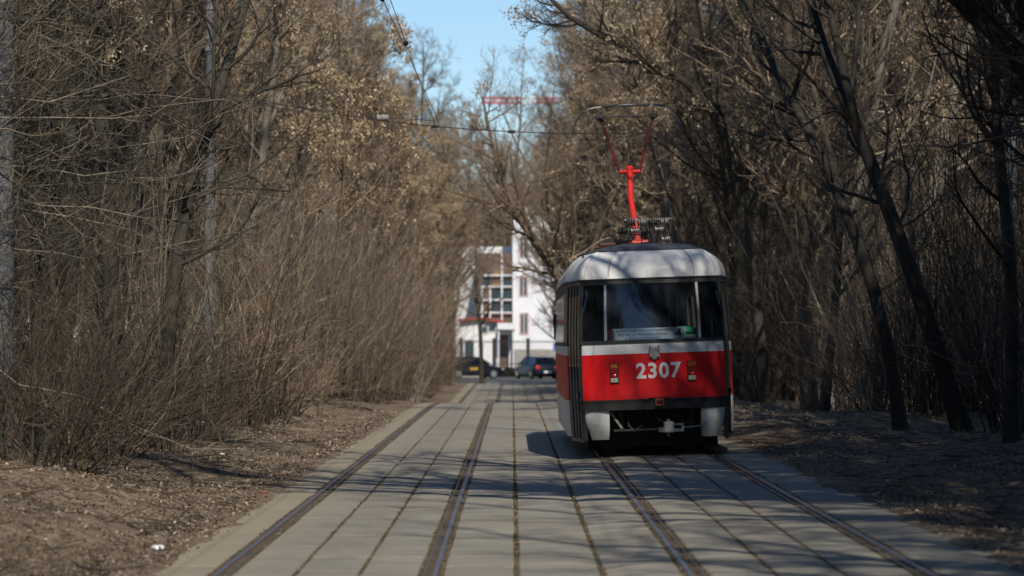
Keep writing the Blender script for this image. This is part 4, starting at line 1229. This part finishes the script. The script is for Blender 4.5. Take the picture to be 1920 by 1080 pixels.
# placard behind the rear glass, resting on the shelf
TM = Matrix.LocRotScale(tram.location, tram.rotation_euler, tram.scale)
def in_tram(name, loc):
    o = empty(name); o.matrix_world = TM @ Matrix.Translation(loc); return o
bd = in_tram('route_board', (-0.045, 0.155, 1.558))
bd.rotation_euler.x += 0.0
tag(bd, 'pale blue-white route placard reading 4 behind the tram rear window', 'sign')
MB().box(-0.525, 0.525, 0.0, 0.012, 0.0, 0.235).build('board_panel', M['board'], bd)
text_mesh('board_text', 'м. б-р РОКОССОВСКОГО-СОКОЛЬНИЧЕСКАЯ', 0.046, M['ink'], bd, (-0.095, -0.003, 0.198), bold=0.0008, sx=0.84)
text_mesh('board_text', 'ЗАСТАВА - м. ПРЕОБРАЖЕНСКАЯ пл.', 0.046, M['ink'], bd, (-0.095, -0.003, 0.140), bold=0.0008, sx=0.86)
text_mesh('board_text', 'м. б-р РОКОССОВСКОГО', 0.046, M['ink'], bd, (-0.095, -0.003, 0.082), bold=0.0008, sx=0.9)
text_mesh('route_number', '4', 0.185, M['ink'], bd, (0.42, -0.003, 0.14), bold=0.004)
rb = np.random.default_rng(8)
def bundle(name, loc, r, c, label, cat, flat=0.6):
    bm = bmesh.new(); bmesh.ops.create_icosphere(bm, subdivisions=3, radius=1)
    for v in bm.verts:
        n = vnoise(v.co.x * 2.3 + 5, v.co.y * 2.3 + v.co.z * 3.1 + 9) * 0.5 + vnoise(v.co.x * 6 + 1, v.co.z * 6 + v.co.y * 4) * 0.22
        v.co = v.co * (1 + float(n)); v.co.x *= r[0]; v.co.y *= r[1]; v.co.z = max(v.co.z, -0.7) * r[2]
    me = bpy.data.meshes.new(name); bm.to_mesh(me); bm.free()
    me.polygons.foreach_set('use_smooth', [True] * len(me.polygons))
    me.materials.append(c)
    o = link(name, me); o.matrix_world = TM @ Matrix.Translation(loc) if loc[1] < 5 else Matrix.Translation(loc)
    return tag(o, label, cat)
M['green'] = plain('green_plastic', (0.03, 0.42, 0.16), 0.4)
M['redcloth'] = plain('red_cloth', (0.30, 0.01, 0.02), 0.8)
bundle('green_bag', (0.46, 0.32, 1.735), (0.15, 0.10, 0.07), M['green'], 'crumpled green plastic bag behind the route placard', 'bag')
bx = MB().box(0.28, 0.66, 0.23, 0.42, 1.5565, 1.682, 0.03).build('shelf_case', plain('teal_case', (0.10, 0.20, 0.20), 0.5))
bx.matrix_world = TM; tag(bx, 'teal case on the tram rear shelf beside the placard', 'case')
bundle('red_bundle', (-0.60, 0.34, 1.66), (0.09, 0.08, 0.14), M['redcloth'], 'dark red cloth bundle inside the tram left of the placard', 'cloth')
# ------------------------------------------------------------------ overhead line
def pole(loc, h, r, label, top=True):
    o = empty('catenary_pole', loc); tag(o, label, 'pole')
    MB().tube([(0, 0, -0.1), (0, 0, h * 0.5), (0, 0, h)], [r * 1.15, r, r * 0.8], 16).build('shaft', M['concrete_pole'], o, smooth=True)
    MB().lathe([(r * 0.86, 0), (r * 0.86, 0.10), (r * 0.5, 0.16)], (0, 0, h), (0, 0, 1), 12).build('cap', M['steel'], o)
    for z in (h - 0.6, h - 1.4):
        MB().lathe([(r * 0.95 + 0.012, -0.05), (r * 0.95 + 0.012, 0.05)], (0, 0, z), (0, 0, 1), 14).build('clamp_band', M['steel'], o)
    return o
XL = -5.85
pole((XL, 66, gz(XL, 66)), 8.5, 0.095, 'grey concrete pole half hidden in brush, left side')
pole((-5.68, 38, gz(-5.68, 38)), 8.5, 0.125, 'pale grey weathered pole at the left picture edge')
pole((8.75, 60, gz(8.75, 60)), 8.5, 0.13, 'pale grey pole between dark trunks, far right')
pole((7.5, 85, gz(7.5, 85)), 8.5, 0.085, 'thin grey pole among trees right of the tram roof')

def wire(name, pts, r, label, ins=()):
    o = empty(name, pts[0]); tag(o, label, 'wire')
    p0 = Vector(pts[0])
    MB().tube([Vector(p) - p0 for p in pts], r, 5).build('strand', M['wire'], o)
    for p in ins:
        MB().lathe([(0.015, -0.08), (0.03, -0.05), (0.035, 0), (0.03, 0.05), (0.015, 0.08)], Vector(p) - p0, (1, 0, 0) if 'span' in name else (0, 1, 0), 10).build('insulator', M['wire'], o, smooth=True)
    return o
def sag(a, b, s, n=14): 
    a = Vector(a); b = Vector(b)
    return [a.lerp(b, i / n) - Vector((0, 0, s * 4 * (i / n) * (1 - i / n))) for i in range(n + 1)]
cw = [(-1.40, y, 5.62 + float(dip(y))) for y in (8, 30, 66, 100, 140, 200)]
wire('contact_wire', cw, 0.005, 'thin overhead contact wire along the left track', [(-1.40, 37.5, 5.62), (-1.40, 45, 5.62)])
cw = [(1.90, y, 5.665 + float(dip(y))) for y in (8, 30, 57.7, 100, 140, 200)]
wire('contact_wire', cw, 0.005, 'overhead contact wire touched by the tram pantograph')
wire('feeder_wire', [(-1.85, 30, 6.6), (-1.80, 42, 6.35), (-1.6, 55, 6.15), (-1.4, 66, 5.9)], 0.006, 'slanting cable with small insulators below the left sky edge', [(-1.83, 36, 6.48), (-1.75, 46, 6.30)])
sp = sag((XL + 0.1, 66, 6.55), (8.6, 60, 6.2), 0.85, 20)
wire('span_wire', sp, 0.009, 'span wire crossing above the tracks beside the pantograph', [sp[6], sp[8]])
sp = sag((-5.6, 38, 7.6), (8.0, 34, 7.4), 0.6, 16)
wire('span_wire', sp, 0.008, 'span wire high over the tracks near the top edge')
ln = empty('white_insulator', (-2.35, 62, 5.75)); tag(ln, 'small white insulator hanging left of the sky gap', 'insulator')
MB().lathe([(0.03, -0.12), (0.07, -0.1), (0.05, -0.04), (0.07, 0.0), (0.05, 0.05), (0.07, 0.09), (0.03, 0.12)], (0, 0, 0), (1, 0, 0), 12).build('shed', M['dullwhite'], ln, smooth=True)
MB().tube([(0.12, 0, 0), (0.95, 0, -0.05)], 0.006, 5).build('strand', M['wire'], ln)
MB().tube([(-0.12, 0, 0), (-3.4, 1.0, 0.5)], 0.006, 5).build('strand', M['wire'], ln)

# ------------------------------------------------------------------ cars
def car_paint(name, c):
    t = NT(name); t.col(t.mix(t.ramp(t.noise(t.coord(), 3, 4), [(0.4, 0.0), (0.7, 0.12)]), c, (0.05, 0.048, 0.045)))
    t.set(Roughness=0.3, Metallic=0.0); t.b.inputs['Coat Weight'].default_value = 0.05; t.b.inputs['Specular IOR Level'].default_value = 0.25
    return t.m
M['car_navy'] = car_paint('car_navy', (0.006, 0.010, 0.024))
M['car_black'] = car_paint('car_black', (0.008, 0.009, 0.014))
M['car_glass'] = glass('car_glass', (0.06, 0.07, 0.08), haze=0.008)
M['tyre'] = plain('tyre', (0.018, 0.018, 0.018), 0.85)
M['rim'] = plain('rim', (0.55, 0.56, 0.57), 0.3, 0.8)
M['plate'] = plain('plate', (0.75, 0.75, 0.73), 0.4, var=0.1)
M['yellow'] = plain('yellow_sign', (0.42, 0.26, 0.04), 0.5, var=0.1)
def loft(name, secs, mat, parent, closed_ends=True):
    mb = MB(); k = len(secs[0])
    mb.v = [p for s in secs for p in s]
    mb.f = [(i * k + j, i * k + (j + 1) % k, (i + 1) * k + (j + 1) % k, (i + 1) * k + j) for i in range(len(secs) - 1) for j in range(k)]
    mb.f += [tuple(range(k)), tuple((len(secs) - 1) * k + j for j in range(k - 1, -1, -1))]
    return mb.build(name, mat, parent, smooth=True)
def car(loc, rz, paint, label, sign=False, hatch=False):
    """nose towards local +y"""
    c = empty('parked_car', loc, (0, 0, rz)); tag(c, label, 'car')
    L = 2.12
    def sec(y, w, zb, zt):
        r = 0.10
        return [(-w + r, y, zb), (-w, y, zb + r), (-w, y, (zb + zt) / 2 + 0.05), (-w + 0.05, y, zt - 0.05), (-w + 0.16, y, zt), (w - 0.16, y, zt), (w - 0.05, y, zt - 0.05), (w, y, (zb + zt) / 2 + 0.05), (w, y, zb + r), (w - r, y, zb)]
    body = loft('body', [sec(-L, 0.70, 0.38, 0.80), sec(-L + 0.10, 0.80, 0.26, 0.94), sec(-L + 0.5, 0.85, 0.20, 0.98), sec(-0.9, 0.86, 0.19, 0.97), sec(0.8, 0.86, 0.19, 0.94), sec(1.25, 0.85, 0.20, 0.88), sec(L - 0.25, 0.81, 0.24, 0.77), sec(L - 0.04, 0.74, 0.30, 0.68), sec(L, 0.66, 0.36, 0.60)], paint, c)
    def cab(y, w, zt): return [(-w, y, 0.90), (-w * 0.80, y, zt), (w * 0.80, y, zt), (w, y, 0.90)]
    yb = -2.0 if hatch else -1.62
    mb = MB()
    prof = [(yb, 0.955), (yb + (0.30 if hatch else 0.62), 1.42), (-0.35, 1.475), (0.35, 1.44), (1.18, 0.93)]
    secs = [[(-0.80 if z < 1 else -0.62, y, z), (0.80 if z < 1 else 0.62, y, z)] for y, z in prof]
    for s in secs: mb.v += s
    mb.f = [(0, 1, 3, 2), (6, 7, 9, 8), (0, 2, 4, 6, 8), (1, 9, 7, 5, 3)]
    mb.build('windows', M['car_glass'], c)
    rf_ = MB()
    for y, z in ((prof[1][0] - 0.02, 1.415), (-0.35, 1.478), (0.40, 1.42)):
        rf_.v += [(-0.64, y, z - 0.02), (-0.55, y, z + 0.02), (0.55, y, z + 0.02), (0.64, y, z - 0.02)]
    rf_.f = [(i * 4 + j, i * 4 + j + 1, (i + 1) * 4 + j + 1, (i + 1) * 4 + j) for i in range(2) for j in range(3)]
    rf_.build('roof', paint, c, smooth=True)
    for sx in (-1, 1):
        for (ya, za), (yb2, zb2) in ((prof[0], prof[1]), (prof[3], prof[4]), ((-0.2, 0.95), (-0.25, 1.46))):
            MB().tube([(sx * (0.81 if za < 1 else 0.63), ya, za), (sx * (0.81 if zb2 < 1 else 0.63), yb2, zb2)], 0.035, 6).build('pillar', paint, c)
        MB().box(sx * 0.92 - 0.07, sx * 0.92 + 0.07, 0.78, 0.88, 0.92, 1.06, 0.025).build('wing_mirror', paint, c)
        MB().box(sx * 0.66 - 0.15, sx * 0.66 + 0.15, -2.13, -1.96, 0.66, 0.86, 0.03).build('tail_light', M['redlit_car'], c)
        MB().box(sx * 0.60 - 0.15, sx * 0.60 + 0.15, 1.90, 2.11, 0.56, 0.68, 0.03).build('headlight', M['whitelens'], c)
        for wy in (-1.28, 1.30):
            w = MB().lathe([(0.26, -0.10), (0.31, -0.08), (0.31, 0.08), (0.26, 0.10)], (sx * 0.79, wy, 0.31), (1, 0, 0), 24).build('wheel', M['tyre'], c, smooth=True)
            MB().lathe([(0.20, 0.09), (0.20, 0.106), (0.06, 0.115)], (sx * 0.79, wy, 0.31), (sx, 0, 0), 18).build('rim', M['rim'], w)
    MB().box(-0.78, 0.78, -2.17, -2.0, 0.34, 0.55, 0.04).build('bumper', paint, c)
    MB().box(-0.26, 0.26, -2.185, -2.172, 0.56 - 0.15, 0.68 - 0.15).build('number_plate', M['plate'], c)
    if sign:
        MB().box(0.862, 0.870, -0.45, 0.15, 0.58, 0.76).build('door_sign', M['yellow'], c)
    return c
M['redlit_car'] = lens('car_tail_red', (0.55, 0.015, 0.02))
car((-2.75, 226, -0.79), R(-64), M['car_black'], 'black car with yellow door sign half hidden behind left bushes', sign=True)
car((1.60, 226, -0.79), R(20), M['car_navy'], 'dark blue car parked in front of the fence beside the tram', hatch=True)

# ------------------------------------------------------------------ white building, red-roofed house, fence
M['plaster'] = plain('white_plaster', (0.76, 0.77, 0.78), 0.85, var=0.12, scale=0.6)
M['plaster2'] = plain('white_plaster_house', (0.78, 0.78, 0.77), 0.85, var=0.1, scale=0.7)
M['pink'] = plain('pink_frame', (0.52, 0.36, 0.35), 0.6)
M['winglass'] = lens('window_dark', (0.04, 0.07, 0.08))
M['brown'] = plain('brown_panel', (0.13, 0.085, 0.06), 0.6, var=0.4, scale=1.0)
M['frame_white'] = plain('white_frame', (0.72, 0.73, 0.74), 0.5, var=0.1)
M['rooftile'] = plain('red_roof', (0.30, 0.05, 0.035), 0.7)
M['iron'] = plain('dark_iron', (0.03, 0.03, 0.032), 0.6, 0.3)
M['stone'] = plain('grey_wall', (0.34, 0.33, 0.30), 0.9, var=0.2, scale=2)
GZ = -0.82
YB = 250.0
sB = 6400 / YB
def bx_(x): return (x - 961) / sB
def bz_(y): return 1.686 + (640 - y) / sB
wb = empty('white_building', (4, YB, GZ)); tag(wb, 'tall white building with narrow pink-framed windows beyond the street', 'building')
def part(mb, name, mat, par, root):
    o = mb.build(name, mat, par)
    if par is root: o.location = -Vector(root.location)
    return o
x0, x1 = bx_(962), bx_(1180)
part(MB().box(bx_(850), x0 - 0.01, YB + 10.7, YB + 20, GZ, bz_(455)), 'rear_wing', M['plaster'], wb, wb)
part(MB().box(x0, x1, YB, YB + 14, GZ, bz_(400)), 'wall', M['plaster'], wb, wb)
part(MB().box(x0 - 0.25, x1 + 0.3, YB - 0.3, YB + 14.3, bz_(400), bz_(388)), 'roof', M['stone'], wb, wb)
part(MB().box(x0 - 0.02, x1 + 0.02, YB - 0.12, YB - 0.002, GZ, bz_(655)), 'plinth', M['stone'], wb, wb)
for (a, b, c, d) in ((977, 988, 520, 553), (978, 989, 590, 624), (1050, 1062, 520, 553), (1050, 1062, 590, 624), (1110, 1122, 520, 553), (977, 988, 445, 480), (1050, 1062, 445, 480), (1110, 1122, 590, 624)):
    w = part(MB().box(bx_(a) - 0.12, bx_(b) + 0.12, YB - 0.05, YB + 0.05, bz_(d) - 0.12, bz_(c) + 0.12), 'window', M['pink'], wb, wb)
    MB().box(bx_(a), bx_(b), YB - 0.07, YB - 0.052, bz_(d), bz_(c)).build('pane', M['winglass'], w)
    MB().box(bx_((a + b) / 2) - 0.03, bx_((a + b) / 2) + 0.03, YB - 0.09, YB - 0.071, bz_(d), bz_(c)).build('glazing_bar', M['frame_white'], w)
# glazed stair hall with brown panels and a white grid
st = empty('stair_hall', (-1, YB + 1, GZ)); tag(st, 'brown glazed stair hall with white grid beside the white building', 'building')
xa, xb = bx_(893), bx_(962) - 0.02
YS = YB + 0.6
part(MB().box(xa, xb, YS, YS + 10, GZ, bz_(474)), 'wall', M['brown'], st, st)
for px_ in (905, 920, 942):
    part(MB().box(bx_(px_) - 0.06, bx_(px_) + 0.06, YS - 0.5, YS - 0.35, bz_(640), bz_(470 if px_ == 942 else 540)), 'grid_post', M['frame_white'], st, st)
for py_ in (516, 537, 562, 586):
    part(MB().box(bx_(900 if py_ > 530 else 908), xb, YS - 0.349, YS - 0.25, bz_(py_) - 0.05, bz_(py_) + 0.05), 'grid_rail', M['frame_white'], st, st)
for i, (pa, pb) in enumerate(((907, 919), (922, 940), (944, 960))):
    for (qa, qb) in ((518, 535), (540, 560), (564, 584)):
        part(MB().box(bx_(pa), bx_(pb), YS - 0.04, YS - 0.002, bz_(qb), bz_(qa)), 'pane', M['winglass'] if (i + qa) % 3 else M['brown'], st, st)
for (pa, pb, qa, qb) in ((908, 918, 576, 588), (924, 938, 530, 539), (928, 944, 508, 515)):
    part(MB().box(bx_(pa), bx_(pb), YS - 0.07, YS - 0.0405, bz_(qb), bz_(qa)), 'ochre_panel', plain('ochre', (0.32, 0.17, 0.05), 0.7), st, st)
# low white house with red eaves
YH = 244.0; sH = 6400 / YH
hx = lambda x: (x - 961) / sH
hz = lambda y: 1.686 + (640 - y) / sH
ho = empty('low_house', (-2.2, YH, GZ)); tag(ho, 'low white house with red roof edge behind the fence', 'house')
mb = MB(); poly = [(hx(862), GZ), (hx(958), GZ), (hx(958), hz(618)), (hx(940), hz(607)), (hx(898), hz(600)), (hx(862), hz(604))]
mb.prism(poly, YH, YH + 5.9); part(mb, 'wall', M['plaster2'], ho, ho)
mb = MB(); mb.prism([(hx(860), hz(603)), (hx(898), hz(598.5)), (hx(942), hz(606)), (hx(960), hz(618)), (hx(966), hz(621)), (hx(966), hz(616)), (hx(942), hz(600)), (hx(898), hz(594)), (hx(860), hz(598))], YH - 0.5, YH + 5.95)
part(mb, 'roof', M['rooftile'], ho, ho)
part(MB().box(hx(934), hx(965), YH - 2.4, YH - 0.02, hz(618), hz(606)), 'porch_canopy', M['frame_white'], ho, ho)
for pxx in (936, 963):
    part(MB().tube([(hx(pxx), YH - 2.2, GZ), (hx(pxx), YH - 2.2, hz(618))], 0.07, 8), 'porch_post', M['frame_white'], ho, ho)
for (a, b, c, d) in ((873, 889, 638, 668), (905, 914, 612, 624), (918, 930, 611, 621)):
    w = part(MB().box(hx(a) - 0.1, hx(b) + 0.1, YH - 0.06, YH + 0.02, hz(d) - 0.1, hz(c) + 0.1), 'window', M['frame_white'], ho, ho)
    MB().box(hx(a), hx(b), YH - 0.08, YH - 0.062, hz(d), hz(c)).build('pane', M['winglass'], w)
dr = part(MB().box(hx(938), hx(954), YH - 0.05, YH - 0.002, GZ, hz(628)), 'door', M['brown'], ho, ho)
MB().box(hx(951), hx(952.2), YH - 0.09, YH - 0.052, hz(662), hz(656)).build('handle', M['steel'], dr)
# fence on a low wall
YF = 238.0; sF = 6400 / YF
fx = lambda x: (x - 961) / sF
fz = lambda y: 1.686 + (640 - y) / sF
fe = empty('iron_fence', (0, YF, GZ)); tag(fe, 'dark iron picket fence on a low wall behind the parked cars', 'fence')
part(MB().box(fx(835), fx(1120), YF, YF + 0.35, GZ, fz(690)), 'low_wall', M['stone'], fe, fe)
for x in (866, 928, 991, 1054, 1117):
    part(MB().box(fx(x) - 0.13, fx(x) + 0.13, YF - 0.02, YF + 0.37, fz(690) + 0.002, fz(634), 0.02), 'post', M['iron'], fe, fe)
for y in (641, 683):
    part(MB().box(fx(836), fx(1119), YF + 0.15, YF + 0.20, fz(y) - 0.03, fz(y) + 0.03), 'fence_rail', M['iron'], fe, fe)
pk = MB().box(-0.012, 0.012, 0.12, 0.145, fz(689), fz(636)).build('picket', M['iron'], fe)
pk.location = Vector((fx(838), YF, 0)) - Vector(fe.location)
k = fx(838) + 0.16
while k < fx(1118):
    c = pk.copy(); COL.objects.link(c); c.location.x = k - fe.location.x
    k += 0.16
# clipped hedge strip in front of the fence
hd = np.random.default_rng(4)
n = 9000
c = np.stack([hd.uniform(fx(914), fx(1100), n), YF - 1.0 + hd.uniform(-0.45, 0.45, n), GZ + hd.random(n) * 0.62 * (0.8 + 0.4 * hd.random(n))], 1)
u = nrm(hd.normal(0, 1, (n, 3))) * 0.07; v = nrm(np.cross(u, hd.normal(0, 1, (n, 3)))) * 0.045
V = np.stack([c - u, c + v, c + u, c - v], 1).reshape(-1, 3)
o = link('low_hedge', np_mesh('low_hedge', V, np.arange(n * 4).reshape(-1, 4), plain('hedge_dark', (0.03, 0.03, 0.022), 0.8)))
tag(o, 'low dark clipped hedge between the two parked cars', 'hedge')
# sign post by the crossing
sg_ = empty('street_sign', (3.3, 222, -0.79)); tag(sg_, 'small blue street sign on a pale post left of the tram', 'sign')
MB().tube([(0, 0, 0), (0, 0, 2.45)], 0.075, 10).build('post', M['frame_white'], sg_, smooth=True)
MB().box(-0.62, 0.40, -0.14, -0.09, 1.88, 2.35, 0.02).build('sign_plate', plain('sign_blue', (0.03, 0.10, 0.42), 0.4), sg_)

# ------------------------------------------------------------------ tower crane far away
YC = 620.0; sC = 6400 / YC
M['crane_red'] = plain('crane_red', (0.55, 0.03, 0.03), 0.5)
M['crane_white'] = plain('crane_white', (0.75, 0.75, 0.75), 0.5)
zj = 1.686 + (640 - 188) / sC
cr = empty('tower_crane', (32, YC, -1)); tag(cr, 'red and white tower crane jib across the sky gap', 'crane')
def lattice(a, b, w, k, mat, name):
    a = Vector(a); b = Vector(b); mb = MB()
    t = (b - a).normalized(); side = t.cross(Vector((0, 1, 0))).normalized(); dep = Vector((0, 1, 0))
    cs_ = [side * w / 2 + dep * w / 2, side * w / 2 - dep * w / 2, -side * w / 2 + dep * w / 2, -side * w / 2 - dep * w / 2]
    for q in cs_: mb.tube([a + q, b + q], w * 0.22, 4)
    n = max(2, k)
    for i in range(n):
        p = a.lerp(b, i / n); r = a.lerp(b, (i + 1) / n)
        mb.tube([p + cs_[1], r + cs_[3]], w * 0.05, 4); mb.tube([p + cs_[3], r + cs_[1]], w * 0.05, 4)
        mb.tube([p + cs_[0], r + cs_[2]], w * 0.05, 4); mb.tube([p + cs_[0], p + cs_[1]], w * 0.05, 4)
    o = mb.build(name, mat, cr); o.location = -Vector(cr.location)
    return o
xs_ = [(-5.6, 1.6, 'crane_red'), (1.6, 4.4, 'crane_white'), (4.4, 8.5, 'crane_red'), (8.5, 14, 'crane_white'), (14, 20, 'crane_red'), (20, 26, 'crane_white'), (26, 40, 'crane_red')]
for a, b, m in xs_: lattice((a, YC, zj), (b, YC, zj), 0.9, int((b - a) / 0.9), M[m], 'jib_section')
for i in range(7): lattice((32, YC, -1 + i * (zj + 1) / 7), (32, YC, -1 + (i + 1) * (zj + 1) / 7), 1.6, 6, M['crane_red' if i % 2 else 'crane_white'], 'mast_section')
o = MB().box(37, 40, YC - 0.8, YC + 0.8, zj - 2.4, zj - 0.5).build('counterweight', M['stone'], cr); o.location = -Vector(cr.location)
o = MB().box(29.4, 31.0, YC - 1, YC + 0.8, zj - 2.6, zj - 0.6).build('cab', M['crane_white'], cr); o.location = -Vector(cr.location)

# ------------------------------------------------------------------ litter scraps on the bank
M['scrap'] = plain('white_scrap', (0.78, 0.78, 0.76), 0.5, var=0.1)
M['bagclear'] = plain('grey_film', (0.42, 0.42, 0.40), 0.3, var=0.3)
def gpt(px_, py_, zoff):
    d = py_ - 640; Y = 6400 * 1.5 / d
    for _ in range(6):
        X = (px_ - 961) * Y / 6400
        Y = 6400 * (1.686 - float(ground_z(X, Y)) - zoff) / d
    return (X, Y, float(ground_z(X, Y)) + zoff)
for px_, py_, r, m, lab in ((298, 1028, (0.055, 0.05, 0.03), 'scrap', 'crumpled white wrapper on the bank near the pavement'),
                            (92, 1018, (0.05, 0.04, 0.012), 'green', 'scrap of green plastic lying in the leaves, bottom left'),
                            (495, 925, (0.04, 0.03, 0.012), 'redcloth', 'tiny red wrapper on the bank beside the slabs'),
                            (558, 822, (0.09, 0.06, 0.025), 'scrap', 'white paper scrap on the bank below the bushes'),
                            (412, 850, (0.07, 0.05, 0.02), 'scrap', 'small pale scrap at the foot of the shrubs')):
    bundle('litter_scrap', gpt(px_, py_, r[2] * 0.5), r, M[m], lab, 'litter')
bundle('plastic_bag', (-5.9, 55, gz(-5.9, 55) + 0.14), (0.22, 0.16, 0.17), M['bagclear'], 'greyish plastic bag caught under the bushes on the bank', 'bag')
